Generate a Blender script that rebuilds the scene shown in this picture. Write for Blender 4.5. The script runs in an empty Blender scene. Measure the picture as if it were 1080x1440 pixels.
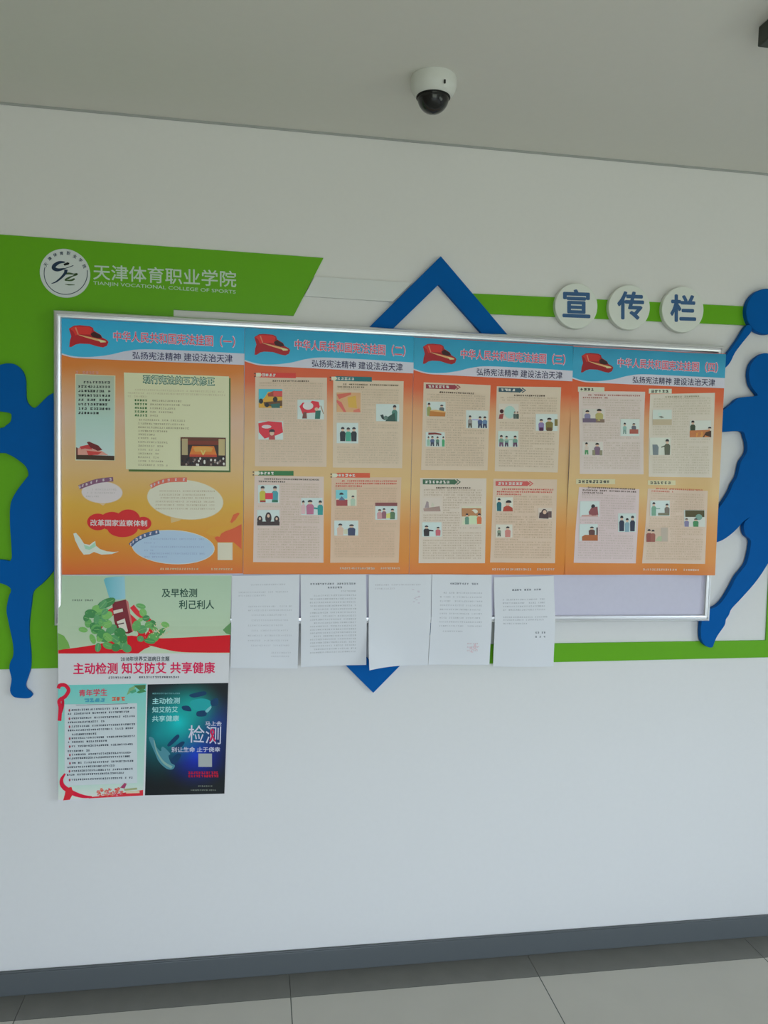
import bpy, bmesh, math, random
from mathutils import Vector
random.seed(7)
sc = bpy.context.scene
COL = sc.collection

# ---------------------------------------------------------------- camera
F = 1098.29
YAW, PIT, ROL = 0.161374, -0.064574, 0.025591
DIST, CAMZ = 2.465, 1.674
cy_, sy_ = math.cos(YAW), math.sin(YAW)
cp_, sp_ = math.cos(PIT), math.sin(PIT)
FW = Vector((sy_ * cp_, cy_ * cp_, sp_))
r0 = Vector((cy_, -sy_, 0.0))
u0 = r0.cross(FW)
RT = math.cos(ROL) * r0 + math.sin(ROL) * u0
UP = -math.sin(ROL) * r0 + math.cos(ROL) * u0
CAM = Vector((0.0, -DIST, CAMZ))
cam_data = bpy.data.cameras.new('camera')
cam = bpy.data.objects.new('camera', cam_data)
COL.objects.link(cam)
from mathutils import Matrix
m = Matrix((RT, UP, -FW)).transposed().to_4x4()
m.translation = CAM
cam.matrix_world = m
cam_data.sensor_fit = 'VERTICAL'
cam_data.sensor_height = 36.0
cam_data.lens = F / 1440.0 * 36.0
cam_data.clip_start = 0.02
sc.camera = cam

# ---------------------------------------------------------------- view and light
sc.view_settings.view_transform = 'Standard'
sc.view_settings.look = 'None'
sc.view_settings.gamma = 1.0
sc.view_settings.use_curve_mapping = False
sc.view_settings.exposure = 0.0
sc.cycles.use_denoising = True
sc.cycles.max_bounces = 10
sc.cycles.diffuse_bounces = 6

world = bpy.data.worlds.new('sky')
sc.world = world
world.use_nodes = True
wt = world.node_tree
bgn = wt.nodes['Background']
wtc = wt.nodes.new('ShaderNodeTexCoord')
wsp = wt.nodes.new('ShaderNodeSeparateXYZ')
wt.links.new(wtc.outputs['Generated'], wsp.inputs[0])
wrp = wt.nodes.new('ShaderNodeValToRGB')
we = wrp.color_ramp.elements
# overcast sky above the horizon, dull ground below it
we[0].position, we[0].color = 0.485, (0.325, 0.365, 0.315, 1)
we[1].position, we[1].color = 0.515, (0.80, 0.96, 1.17, 1)
wmp = wt.nodes.new('ShaderNodeMapRange')
wmp.inputs['From Min'].default_value = -1
wmp.inputs['From Max'].default_value = 1
wt.links.new(wsp.outputs['Z'], wmp.inputs['Value'])
wt.links.new(wmp.outputs['Result'], wrp.inputs['Fac'])
wt.links.new(wrp.outputs['Color'], bgn.inputs[0])
SKY = 6.6
bgn.inputs[1].default_value = SKY

XL, XR, YB, ZC = -2.5, 3.6, -5.6, 2.675
# window openings: right wall (y range, z range) and back wall (x range, z range)
WR = (-4.4, -1.9, 0.6, 1.82)
WB = (-1.1, 1.75, 0.12, 2.38)


def portal(name, loc, aim, sx, sz):
    """tells the renderer where the sky's light enters; adds no light of its own"""
    d = bpy.data.lights.new(name, 'AREA')
    d.shape = 'RECTANGLE'
    d.size, d.size_y = sx, sz
    d.cycles.is_portal = True
    o = bpy.data.objects.new(name, d)
    COL.objects.link(o)
    o.location = loc
    o.rotation_euler = (Vector(aim) - Vector(loc)).to_track_quat('-Z', 'Y').to_euler()
    return o


zc = (WR[2] + WR[3]) / 2
portal('right_window_portal', (XR + 0.06, (WR[0] + WR[1]) / 2, zc), (XR - 1, (WR[0] + WR[1]) / 2, zc), WR[1] - WR[0], WR[3] - WR[2])
zc = (WB[2] + WB[3]) / 2
portal('back_window_portal', ((WB[0] + WB[1]) / 2, YB - 0.06, zc), ((WB[0] + WB[1]) / 2, YB + 1, zc), WB[1] - WB[0], WB[3] - WB[2])

# ---------------------------------------------------------------- helpers


def ray(px, py):
    return FW + RT * ((px - 540.0) / F) - UP * ((py - 720.0) / F)


def PX(px, py, d=0.0):
    """point on the vertical plane d metres in front of the wall"""
    v = ray(px, py)
    t = (DIST - d) / v.y
    return CAM + v * t


def PZ(px, py, z):
    v = ray(px, py)
    return CAM + v * ((z - CAMZ) / v.z)


def lin(c):
    out = []
    for v in c[:3]:
        v = v / 255.0
        out.append(v / 12.92 if v <= 0.04045 else ((v + 0.055) / 1.055) ** 2.4)
    return out


def alb(c, ref=(186, 186, 184), k=0.82):
    a, b = lin(c), lin(ref)
    c = [max(0.004, k * x / y) for x, y in zip(a, b)]
    f = min(1.0, 0.86 / max(c))
    return tuple(x * f for x in c)


MATS = {}


def mat(name, col, rough=0.5, metal=0.0, coat=0.0, spec=0.25):
    key = (name, tuple(round(x, 3) for x in col), rough, metal, coat)
    if key in MATS:
        return MATS[key]
    mt = bpy.data.materials.new(name)
    mt.use_nodes = True
    b = mt.node_tree.nodes['Principled BSDF']
    b.inputs['Base Color'].default_value = (*col, 1)
    b.inputs['Roughness'].default_value = rough
    b.inputs['Metallic'].default_value = metal
    b.inputs['Specular IOR Level'].default_value = spec
    b.inputs['Coat Weight'].default_value = coat
    b.inputs['Coat Roughness'].default_value = 0.25
    MATS[key] = mt
    return mt


def noise_mat(name, col, rough=0.5, scale=30, amt=0.05, bump=0.0, coat=0.0, spec=0.3):
    """painted surface: slight tonal mottling and optional fine bump"""
    mt = bpy.data.materials.new(name)
    mt.use_nodes = True
    nt = mt.node_tree
    b = nt.nodes['Principled BSDF']
    b.inputs['Roughness'].default_value = rough
    b.inputs['Coat Weight'].default_value = coat
    b.inputs['Specular IOR Level'].default_value = spec
    tc = nt.nodes.new('ShaderNodeTexCoord')
    nz = nt.nodes.new('ShaderNodeTexNoise')
    nz.inputs['Scale'].default_value = scale
    nz.inputs['Detail'].default_value = 4
    nt.links.new(tc.outputs['Object'], nz.inputs['Vector'])
    rp = nt.nodes.new('ShaderNodeValToRGB')
    rp.color_ramp.elements[0].color = (*[x * (1 - amt) for x in col], 1)
    rp.color_ramp.elements[1].color = (*[min(1, x * (1 + amt)) for x in col], 1)
    nt.links.new(nz.outputs['Fac'], rp.inputs['Fac'])
    nt.links.new(rp.outputs['Color'], b.inputs['Base Color'])
    if bump:
        bp = nt.nodes.new('ShaderNodeBump')
        bp.inputs['Strength'].default_value = bump
        bp.inputs['Distance'].default_value = 0.002
        nt.links.new(nz.outputs['Fac'], bp.inputs['Height'])
        nt.links.new(bp.outputs['Normal'], b.inputs['Normal'])
    return mt


def ramp_mat(name, stops, rough=0.42, coat=0.04, axis='Z', warp=0.06, wscale=6):
    """printed colour gradient along a sheet (0 = bottom / left)"""
    mt = bpy.data.materials.new(name)
    mt.use_nodes = True
    nt = mt.node_tree
    b = nt.nodes['Principled BSDF']
    b.inputs['Roughness'].default_value = rough
    b.inputs['Specular IOR Level'].default_value = 0.25
    b.inputs['Coat Weight'].default_value = coat
    b.inputs['Coat Roughness'].default_value = 0.22
    tc = nt.nodes.new('ShaderNodeTexCoord')
    sp = nt.nodes.new('ShaderNodeSeparateXYZ')
    nt.links.new(tc.outputs['Generated'], sp.inputs[0])
    nz = nt.nodes.new('ShaderNodeTexNoise')
    nz.inputs['Scale'].default_value = wscale
    nt.links.new(tc.outputs['Object'], nz.inputs['Vector'])
    ma = nt.nodes.new('ShaderNodeMath')
    ma.operation = 'MULTIPLY_ADD'
    nt.links.new(nz.outputs['Fac'], ma.inputs[0])
    ma.inputs[1].default_value = warp
    nt.links.new(sp.outputs[axis], ma.inputs[2])
    sb = nt.nodes.new('ShaderNodeMath')
    sb.operation = 'SUBTRACT'
    nt.links.new(ma.outputs[0], sb.inputs[0])
    sb.inputs[1].default_value = warp * 0.5
    rp = nt.nodes.new('ShaderNodeValToRGB')
    e = rp.color_ramp.elements
    e[0].position, e[0].color = stops[0][0], (*stops[0][1], 1)
    e[1].position, e[1].color = stops[-1][0], (*stops[-1][1], 1)
    for p, c in stops[1:-1]:
        n = e.new(p)
        n.color = (*c, 1)
    nt.links.new(sb.outputs[0], rp.inputs['Fac'])
    nt.links.new(rp.outputs['Color'], b.inputs['Base Color'])
    return mt


def tag(o, label=None, cat=None, group=None, kind=None):
    if label:
        o['label'] = label
    if cat:
        o['category'] = cat
    if group:
        o['group'] = group
    if kind:
        o['kind'] = kind
    return o


def empty(name, loc, label, cat, group=None):
    o = bpy.data.objects.new(name, None)
    o.empty_display_size = 0.05
    COL.objects.link(o)
    o.location = loc
    ORG[o] = Vector(loc)
    return tag(o, label, cat, group)


ORG = {}


class MB:
    """collects world-space geometry, builds ONE mesh object"""

    def __init__(self):
        self.v, self.f, self.m, self.mats = [], [], [], []

    def mi(self, mt):
        if mt not in self.mats:
            self.mats.append(mt)
        return self.mats.index(mt)

    def face(self, pts, mt):
        n = len(self.v)
        self.v += [tuple(p) for p in pts]
        self.f.append(tuple(range(n, n + len(pts))))
        self.m.append(self.mi(mt))

    def mesh(self, vs, fs, mt):
        n = len(self.v)
        k = self.mi(mt)
        self.v += [tuple(p) for p in vs]
        for f in fs:
            self.f.append(tuple(i + n for i in f))
            self.m.append(k)

    def box(self, a, b, mt):
        (x0, y0, z0), (x1, y1, z1) = a, b
        vs = [(x0, y0, z0), (x1, y0, z0), (x1, y1, z0), (x0, y1, z0), (x0, y0, z1), (x1, y0, z1), (x1, y1, z1), (x0, y1, z1)]
        self.mesh(vs, [(0, 3, 2, 1), (4, 5, 6, 7), (0, 1, 5, 4), (1, 2, 6, 5), (2, 3, 7, 6), (3, 0, 4, 7)], mt)

    def prism(self, outline, d0, d1, mt):
        """outline: (x, z) list; solid between d0 and d1 metres off the wall"""
        n = len(outline)
        area2 = sum(outline[i][0] * outline[(i + 1) % n][1] - outline[(i + 1) % n][0] * outline[i][1] for i in range(n))
        if area2 < 0:
            outline = outline[::-1]
        vs = [(x, -d1, z) for x, z in outline] + [(x, -d0, z) for x, z in outline]
        fs = [tuple(range(n)), tuple(range(2 * n - 1, n - 1, -1))]
        for i in range(n):
            j = (i + 1) % n
            fs.append((j, i, i + n, j + n))
        self.mesh(vs, fs, mt)

    def lathe(self, prof, c, mt, n=48, axis='z'):
        vs, fs = [], []
        for r, h in prof:
            for k in range(n):
                a = 2 * math.pi * k / n
                if axis == 'z':
                    vs.append((c[0] + r * math.cos(a), c[1] + r * math.sin(a), c[2] + h))
                else:
                    vs.append((c[0] + r * math.cos(a), c[1] + h, c[2] + r * math.sin(a)))
        for i in range(len(prof) - 1):
            for k in range(n):
                j = (k + 1) % n
                fs.append((i * n + k, i * n + j, (i + 1) * n + j, (i + 1) * n + k))
        fs.append(tuple(range(n)))
        fs.append(tuple(range(len(prof) * n - 1, (len(prof) - 1) * n - 1, -1)))
        self.mesh(vs, fs, mt)

    def build(self, name, parent=None, smooth=False, bevel=0, fix=False):
        o0 = Vector((0, 0, 0))
        p = parent
        while p is not None:
            if p in ORG:
                o0 = ORG[p]
                break
            p = p.parent
        me = bpy.data.meshes.new(name)
        vs = [tuple(Vector(v) - o0) for v in self.v]
        me.from_pydata(vs, [], self.f)
        for mt in self.mats:
            me.materials.append(mt)
        for p, k in zip(me.polygons, self.m):
            p.material_index = k
            p.use_smooth = smooth
        if fix:
            bm = bmesh.new()
            bm.from_mesh(me)
            bmesh.ops.remove_doubles(bm, verts=bm.verts, dist=1e-6)
            bmesh.ops.recalc_face_normals(bm, faces=bm.faces)
            bm.to_mesh(me)
            bm.free()
        me.update()
        o = bpy.data.objects.new(name, me)
        COL.objects.link(o)
        if parent is not None:
            o.parent = parent
        if bevel:
            md = o.modifiers.new('bevel', 'BEVEL')
            md.width = bevel
            md.segments = 2
            md.limit_method = 'ANGLE'
            md.angle_limit = math.radians(50)
        return o


def solo(mb, name, label, cat, group=None, **kw):
    """a thing that is one mesh; its origin goes to the bottom centre"""
    xs = [v[0] for v in mb.v]
    ys = [v[1] for v in mb.v]
    zs = [v[2] for v in mb.v]
    c = Vector(((min(xs) + max(xs)) / 2, max(ys), min(zs)))
    mb.v = [tuple(Vector(v) - c) for v in mb.v]
    o = mb.build(name, **kw)
    o.location = c
    ORG[o] = c
    return tag(o, label, cat, group)


def smooth_closed(pts, n=6):
    out = []
    N = len(pts)
    for i in range(N):
        p0, p1, p2, p3 = (Vector(pts[(i + k - 1) % N]) for k in range(4))
        for k in range(n):
            t = k / n
            out.append(0.5 * ((2 * p1) + (p2 - p0) * t + (2 * p0 - 5 * p1 + 4 * p2 - p3) * t * t + (3 * p1 - p0 - 3 * p2 + p3) * t ** 3))
    return [tuple(p) for p in out]


def smooth_open(pts, n=6):
    out = []
    N = len(pts)
    for i in range(N - 1):
        p0 = Vector(pts[max(i - 1, 0)])
        p1, p2 = Vector(pts[i]), Vector(pts[i + 1])
        p3 = Vector(pts[min(i + 2, N - 1)])
        for k in range(n):
            t = k / n
            out.append(0.5 * ((2 * p1) + (p2 - p0) * t + (2 * p0 - 5 * p1 + 4 * p2 - p3) * t * t + (3 * p1 - p0 - 3 * p2 + p3) * t ** 3))
    out.append(Vector(pts[-1]))
    return [tuple(p) for p in out]


def XZ(pts, d):
    return [(PX(x, y, d).x, PX(x, y, d).z) for x, y in pts]


TXT = {}


def glyphs(s, fat=0.0, res=3):
    """triangulated letter shapes, bounding box normalised to 0..1 (y up)"""
    key = (s, fat, res)
    if key in TXT:
        return TXT[key]
    cu = bpy.data.curves.new('lettering', 'FONT')
    cu.body = s
    cu.size = 1.0
    cu.offset = fat
    cu.resolution_u = res
    cu.fill_mode = 'FRONT'
    ob = bpy.data.objects.new('lettering', cu)
    COL.objects.link(ob)
    dg = bpy.context.evaluated_depsgraph_get()
    dg.update()
    me = bpy.data.meshes.new_from_object(ob.evaluated_get(dg))
    vs = [v.co.copy() for v in me.vertices]
    fs = [tuple(p.vertices) for p in me.polygons]
    bpy.data.objects.remove(ob)
    bpy.data.curves.remove(cu)
    bpy.data.meshes.remove(me)
    x0, x1 = min(v.x for v in vs), max(v.x for v in vs)
    y0, y1 = min(v.y for v in vs), max(v.y for v in vs)
    uv = [((v.x - x0) / (x1 - x0), (v.y - y0) / (y1 - y0)) for v in vs]
    TXT[key] = (uv, fs)
    return TXT[key]


def bil(q, u, v):
    """q = TL, TR, BR, BL ; v downwards"""
    a = (q[0][0] * (1 - u) + q[1][0] * u, q[0][1] * (1 - u) + q[1][1] * u)
    b = (q[3][0] * (1 - u) + q[2][0] * u, q[3][1] * (1 - u) + q[2][1] * u)
    return (a[0] * (1 - v) + b[0] * v, a[1] * (1 - v) + b[1] * v)


def unbil(q, p):
    u = v = 0.5
    for _ in range(12):
        f = bil(q, u, v)
        e = (p[0] - f[0], p[1] - f[1])
        h = 1e-4
        fu, fv = bil(q, u + h, v), bil(q, u, v + h)
        a, c = (fu[0] - f[0]) / h, (fu[1] - f[1]) / h
        b, d = (fv[0] - f[0]) / h, (fv[1] - f[1]) / h
        det = a * d - b * c
        u += (e[0] * d - b * e[1]) / det
        v += (a * e[1] - c * e[0]) / det
    return u, v


def grow(q, k):
    """text quad enlarged by k pixels all round"""
    return [(q[0][0] - k, q[0][1] - k), (q[1][0] + k, q[1][1] - k), (q[2][0] + k, q[2][1] + k), (q[3][0] - k, q[3][1] + k)]


LAY = 0.00045


class Sheet:
    coat = 0.04

    """a hung sheet of paper; printed marks are laid on its surface"""

    def __init__(self, corners, base, dep, ref):
        self.q, self.base, self.dep, self.ref = corners, base, dep, ref

    def p(self, pt, layer):
        w = PX(pt[0], pt[1], self.base)
        return Vector((w.x, -(self.dep(w.x, w.z, *unbil(self.q, pt)) + layer * LAY), w.z))

    def c(self, col):
        return mat('printed_ink', alb(col, self.ref), 0.42, 0, self.coat)

    def quad(self, mb, q, layer, mt, nx=8, ny=8):
        vs = [self.p(bil(q, i / nx, j / ny), layer) for j in range(ny + 1) for i in range(nx + 1)]
        fs = [(j * (nx + 1) + i, (j + 1) * (nx + 1) + i, (j + 1) * (nx + 1) + i + 1, j * (nx + 1) + i + 1) for j in range(ny) for i in range(nx)]
        mb.mesh(vs, fs, mt)

    def rect(self, mb, x0, y0, x1, y1, layer, mt, n=2, sl=0.0):
        h = sl * (x1 - x0)
        self.quad(mb, [(x0, y0), (x1, y0 + h), (x1, y1 + h), (x0, y1)], layer, mt, n, n)

    def poly(self, mb, pts, layer, mt, lim=9.0):
        n = len(pts)
        a2 = sum(pts[i][0] * pts[(i + 1) % n][1] - pts[(i + 1) % n][0] * pts[i][1] for i in range(n))
        if a2 > 0:
            pts = pts[::-1]
        ext = max(max(p[0] for p in pts) - min(p[0] for p in pts), max(p[1] for p in pts) - min(p[1] for p in pts))
        if ext < 14:
            mb.face([self.p(p, layer) for p in pts], mt)
            return
        bm = bmesh.new()
        bm.faces.new([bm.verts.new((p[0], -p[1], 0)) for p in pts])
        bmesh.ops.triangulate(bm, faces=bm.faces[:])
        for _ in range(6):
            es = [e for e in bm.edges if e.calc_length() > lim]
            if not es:
                break
            bmesh.ops.subdivide_edges(bm, edges=es, cuts=1)
            bmesh.ops.triangulate(bm, faces=[f for f in bm.faces if len(f.verts) > 3])
        bm.verts.index_update()
        vs = [self.p((v.co.x, -v.co.y), layer) for v in bm.verts]
        fs = [tuple(v.index for v in f.verts) for f in bm.faces]
        bm.free()
        mb.mesh(vs, fs, mt)

    def strip(self, mb, top, bot, layer, mt, ny=4):
        n = len(top)
        vs = []
        ny = max(ny, int(max(math.dist(a, b) for a, b in zip(top, bot)) / 9))
        for j in range(ny + 1):
            t = j / ny
            vs += [self.p((a[0] * (1 - t) + b[0] * t, a[1] * (1 - t) + b[1] * t), layer) for a, b in zip(top, bot)]
        fs = [(j * n + i, (j + 1) * n + i, (j + 1) * n + i + 1, j * n + i + 1) for j in range(ny) for i in range(n - 1)]
        mb.mesh(vs, fs, mt)

    def ell(self, mb, cx, cy, rx, ry, layer, mt, n=20, a0=0, a1=360, rot=0):
        pts = []
        ca, sa = math.cos(math.radians(rot)), math.sin(math.radians(rot))
        for k in range(n + (a1 - a0 < 360)):
            a = math.radians(a0 + (a1 - a0) * k / n)
            x, y = rx * math.cos(a), ry * math.sin(a)
            pts.append((cx + x * ca - y * sa, cy + x * sa + y * ca))
        self.poly(mb, pts, layer, mt)

    def line(self, mb, pts, w, layer, mt):
        pts = [Vector(p) for p in pts]
        a, b = [], []
        for i, p in enumerate(pts):
            t = (pts[min(i + 1, len(pts) - 1)] - pts[max(i - 1, 0)]).normalized()
            nrm = Vector((-t.y, t.x))
            ww = w[i] if isinstance(w, (list, tuple)) else w
            a.append(tuple(p - nrm * ww / 2))
            b.append(tuple(p + nrm * ww / 2))
        self.strip(mb, a, b, layer, mt, 1)

    def text(self, mb, s, q, layer, mt, fat=0.0):
        uv, fs = glyphs(s)
        h = math.hypot(q[3][0] - q[0][0], q[3][1] - q[0][1])
        r = fat * h
        for k, (dx, dy) in enumerate(((0, 0),) if not fat else ((-r, 0), (r, 0), (0, r), (0, -r), (-.7 * r, -.7 * r), (.7 * r, .7 * r), (.7 * r, -.7 * r), (-.7 * r, .7 * r))):
            vs = []
            for u, v in uv:
                p = bil(q, u, 1 - v)
                vs.append(self.p((p[0] + dx, p[1] + dy), layer + k * 0.05))
            mb.mesh(vs, fs, mt)

    def marks(self, mb, x0, x1, y, slope, pitch, h, layer, mt, gap=0.08, bold=False):
        """one row of small print, too small to read: each character a few strokes"""
        x = x0
        while x < x1 - pitch * 0.5:
            if random.random() > gap:
                yy = y + slope * (x - x0)
                w = pitch * random.uniform(0.62, 0.86)
                hh = h * random.uniform(0.8, 1.0)
                t = hh * (0.36 if bold else 0.24)
                st = random.random()
                for k in ((0, 1) if st < .6 else (0, .5, 1) if st < .85 else (random.choice((0, .5, 1)),)):
                    yk = yy + (hh - t) * k - hh / 2
                    xa = x + w * random.choice((0, 0, .2))
                    self.rect(mb, xa, yk, x + w * random.choice((1, 1, .8)), yk + t, layer, mt, 1, slope)
                for _ in range(1 if st < .6 else 2):
                    xv = x + w * random.uniform(0.05, 0.75)
                    tw = w * (0.34 if bold else 0.24)
                    self.rect(mb, xv, yy - hh / 2, xv + tw, yy + hh / 2, layer, mt, 1)
            x += pitch


def struct(name, mb, **kw):
    o = mb.build(name, **kw)
    o['kind'] = 'structure'
    return o


# ---------------------------------------------------------------- room shell
WALL = noise_mat('wall_paint', (0.825, 0.81, 0.79), 0.6, 60, 0.015, 0.02)
CEIL = noise_mat('ceiling_paint', (0.77, 0.75, 0.69), 0.7, 40, 0.015)
RAIL = mat('baseboard_grey', (0.12, 0.132, 0.136), 0.35)
yF = PX(720, 1376.7, 0)  # only for reference of the border strip


def floor_point(px, py):
    return PZ(px, py, 0.0)


BORD = -sum(floor_point(x, y).y for x, y in ((360, 1408), (720, 1376.7), (1080, 1344))) / 3
J0 = floor_point(410, 1422).x
J1 = floor_point(776, 1406).x
TILE = J1 - J0
mb = MB()
mb.box((XL, 0, -0.05), (XR, 0.12, ZC + 0.05), WALL)
struct('wall_front', mb)
mb = MB()
mb.box((XL - 0.12, YB, -0.05), (XL, 0.12, ZC + 0.05), noise_mat('wall_unseen_darkened', (0.26, 0.22, 0.17), 0.5, 12, 0.08))  # unseen wall, dark brown invented to cut bounced light on the left
struct('wall_left', mb)
# right wall and back wall, with their window openings
mb = MB()
wy0, wy1, wz0, wz1 = WR
mb.box((XR, wy1, -0.05), (XR + 0.12, 0.12, ZC + 0.05), WALL)
mb.box((XR, YB, -0.05), (XR + 0.12, wy0, ZC + 0.05), WALL)
mb.box((XR, wy0, -0.05), (XR + 0.12, wy1, wz0), WALL)
mb.box((XR, wy0, wz1), (XR + 0.12, wy1, ZC + 0.05), WALL)
struct('wall_right', mb)
mb = MB()
bx0, bx1, wz0, wz1 = WB
mb.box((XL, YB - 0.12, -0.05), (bx0, YB, ZC + 0.05), WALL)
mb.box((bx1, YB - 0.12, -0.05), (XR, YB, ZC + 0.05), WALL)
mb.box((bx0, YB - 0.12, -0.05), (bx1, YB, wz0), WALL)
mb.box((bx0, YB - 0.12, wz1), (bx1, YB, ZC + 0.05), WALL)
struct('wall_back', mb)
WF = mat('window_frame_white', (0.7, 0.7, 0.7), 0.4)
mb = MB()
wz0, wz1 = WR[2:]
for y in (wy0, (wy0 + wy1) / 2 - 0.03, wy1 - 0.06):
    mb.box((XR + 0.03, y, wz0), (XR + 0.09, y + 0.06, wz1), WF)
for z in (wz0, wz1 - 0.06):
    mb.box((XR + 0.03, wy0 + 0.06, z), (XR + 0.09, wy1 - 0.06, z + 0.06), WF)
struct('window_1', mb)
mb = MB()
wz0, wz1 = WB[2:]
for x in (bx0, (bx0 + bx1) / 2 - 0.03, bx1 - 0.06):
    mb.box((x, YB - 0.09, wz0), (x + 0.06, YB - 0.03, wz1), WF)
for z in (wz0, wz1 - 0.06):
    mb.box((bx0 + 0.06, YB - 0.09, z), (bx1 - 0.06, YB - 0.03, z + 0.06), WF)
struct('window_2', mb)
mb = MB()
mb.box((XL - 0.12, YB - 0.12, ZC), (XR + 0.12, 0.0, ZC + 0.1), CEIL)
struct('ceiling', mb)


def floor_material():
    mt = bpy.data.materials.new('floor_tiles')
    mt.use_nodes = True
    nt = mt.node_tree
    b = nt.nodes['Principled BSDF']
    b.inputs['Roughness'].default_value = 0.22
    tc = nt.nodes.new('ShaderNodeTexCoord')
    sp = nt.nodes.new('ShaderNodeSeparateXYZ')
    nt.links.new(tc.outputs['Object'], sp.inputs[0])

    def math_(op, a, bb):
        n = nt.nodes.new('ShaderNodeMath')
        n.operation = op
        for i, x in enumerate((a, bb)):
            if x is None:
                continue
            if isinstance(x, (int, float)):
                n.inputs[i].default_value = x
            else:
                nt.links.new(x, n.inputs[i])
        return n.outputs[0]

    def joint(coord, off):
        a = math_('SUBTRACT', coord, off - TILE * 40)
        a = math_('MODULO', a, TILE)
        a = math_('SUBTRACT', a, TILE / 2)
        a = math_('ABSOLUTE', a, None)
        return math_('GREATER_THAN', a, TILE / 2 - 0.0017)

    jx = joint(sp.outputs['X'], J0)
    jy = joint(sp.outputs['Y'], -BORD)
    j = math_('MAXIMUM', jx, jy)
    nz = nt.nodes.new('ShaderNodeTexNoise')
    nz.inputs['Scale'].default_value = 5
    nz.inputs['Detail'].default_value = 6
    nt.links.new(tc.outputs['Object'], nz.inputs['Vector'])
    rp = nt.nodes.new('ShaderNodeValToRGB')
    c = (0.54, 0.51, 0.44)
    rp.color_ramp.elements[0].color = (*[x * 0.93 for x in c], 1)
    rp.color_ramp.elements[1].color = (*[x * 1.07 for x in c], 1)
    nt.links.new(nz.outputs['Fac'], rp.inputs['Fac'])
    mx = nt.nodes.new('ShaderNodeMix')
    mx.data_type = 'RGBA'
    nt.links.new(j, mx.inputs['Factor'])
    nt.links.new(rp.outputs['Color'], mx.inputs['A'])
    mx.inputs['B'].default_value = (0.09, 0.10, 0.085, 1)
    nt.links.new(mx.outputs['Result'], b.inputs['Base Color'])
    return mt


FLOOR = floor_material()
mb = MB()
mb.box((XL, YB, -0.08), (XR, -BORD, 0.0), FLOOR)
struct('floor', mb)
BST = noise_mat('border_stone', (0.195, 0.19, 0.17), 0.3, 14, 0.12)
mb = MB()
x = J0 - 6 * TILE
while x < XR:
    mb.box((max(x, XL) + 0.0008, -BORD, -0.08), (min(x + TILE, XR) - 0.0008, 0.0, 0.0), BST)
    x += TILE
struct('trim_1', mb)
BBH = PX(540, 1328.5, 0.012).z
mb = MB()
mb.box((XL, -0.012, 0.0), (XR, 0.0, BBH - 0.004), RAIL)
mb.box((XL, -0.0105, BBH - 0.004), (XR, 0.0, BBH), RAIL)
struct('baseboard_front', mb, bevel=0.002)
mb = MB()
SHADE_LINE = mat('ceiling_shadow_grey', (0.42, 0.43, 0.41), 0.7)  # grey strip paints the shadow line where wall meets ceiling
mb.box((XL, -0.004, ZC - 0.006), (XR, 0.0, ZC), SHADE_LINE)
struct('trim_shadow_line', mb)

# ---------------------------------------------------------------- wall decoration (foam board cut-outs)
GREEN = mat('green_acrylic', (0.15, 0.455, 0.014), 0.3, 0, 0.0, 0.2)
BLUE = noise_mat('blue_foam_board', (0.0015, 0.115, 0.415), 0.5, 20, 0.04, spec=0.06)
WHITE = mat('white_board', (0.78, 0.79, 0.77), 0.35)

green_panel = empty('college_sign', PX(100, 941, 0.006), 'large green wall panel with college lettering behind the left end of the notice board', 'wall panel')
mb = MB()
T = 0.006
mb.prism(XZ([(-120, 323), (0, 329.5), (455, 362.5), (413, 444), (244, 435.5), (244, 500), (150, 500), (150, 938), (0, 941.5), (-120, 944)], T), 0.0008, T, GREEN)
mb.build('panel_board', green_panel, bevel=0.001)


class Flat(Sheet):
    def __init__(self, d, ref=(186, 186, 184)):
        self.base, self.ref, self.d = d, ref, d

    def p(self, pt, layer):
        w = PX(pt[0], pt[1], self.d)
        return Vector((w.x, -(self.d + layer * LAY), w.z))


fl = Flat(0.006)
LET = mat('pale_lettering', (0.62, 0.74, 0.62), 0.4)
mb = MB()
fl.text(mb, '天津体育职业学院', [(131.5, 371.5), (332, 381.5), (332, 404), (131.5, 393)], 1, LET, 0.012)
o = mb.build('lettering', green_panel)
tag(o, 'large pale Chinese characters')
mb = MB()
fl.text(mb, 'TIANJIN VOCATIONAL COLLEGE OF SPORTS', [(131.3, 395.4), (331.5, 408.3), (331.5, 414.6), (131.3, 401.7)], 1, LET, 0.006)
o = mb.build('lettering', green_panel)
tag(o, 'small pale English capitals')

# college emblem
ec = PX(91.5, 384.3, 0.008)
er = (PX(127, 386, 0.008).x - PX(56, 383, 0.008).x) / 2
emblem = empty('emblem_disc', (ec.x, -0.006, ec.z - er), 'round white college emblem on the green panel left of the college name', 'emblem')
mb = MB()
mb.lathe([(er * 0.985, -0.0085), (er, -0.0078), (er, -0.006)], (ec.x, 0, ec.z), mat('emblem_white', (0.72, 0.77, 0.75), 0.35), 64, 'y')
mb.build('disc', emblem)
INK = mat('emblem_ink', (0.02, 0.045, 0.09), 0.4)
INKG = mat('emblem_green_ink', (0.07, 0.13, 0.05), 0.4)
fe = Flat(0.0086)


def E_(x, y):
    return (50 + x / 12.0, 340 + y / 12.0)


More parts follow.
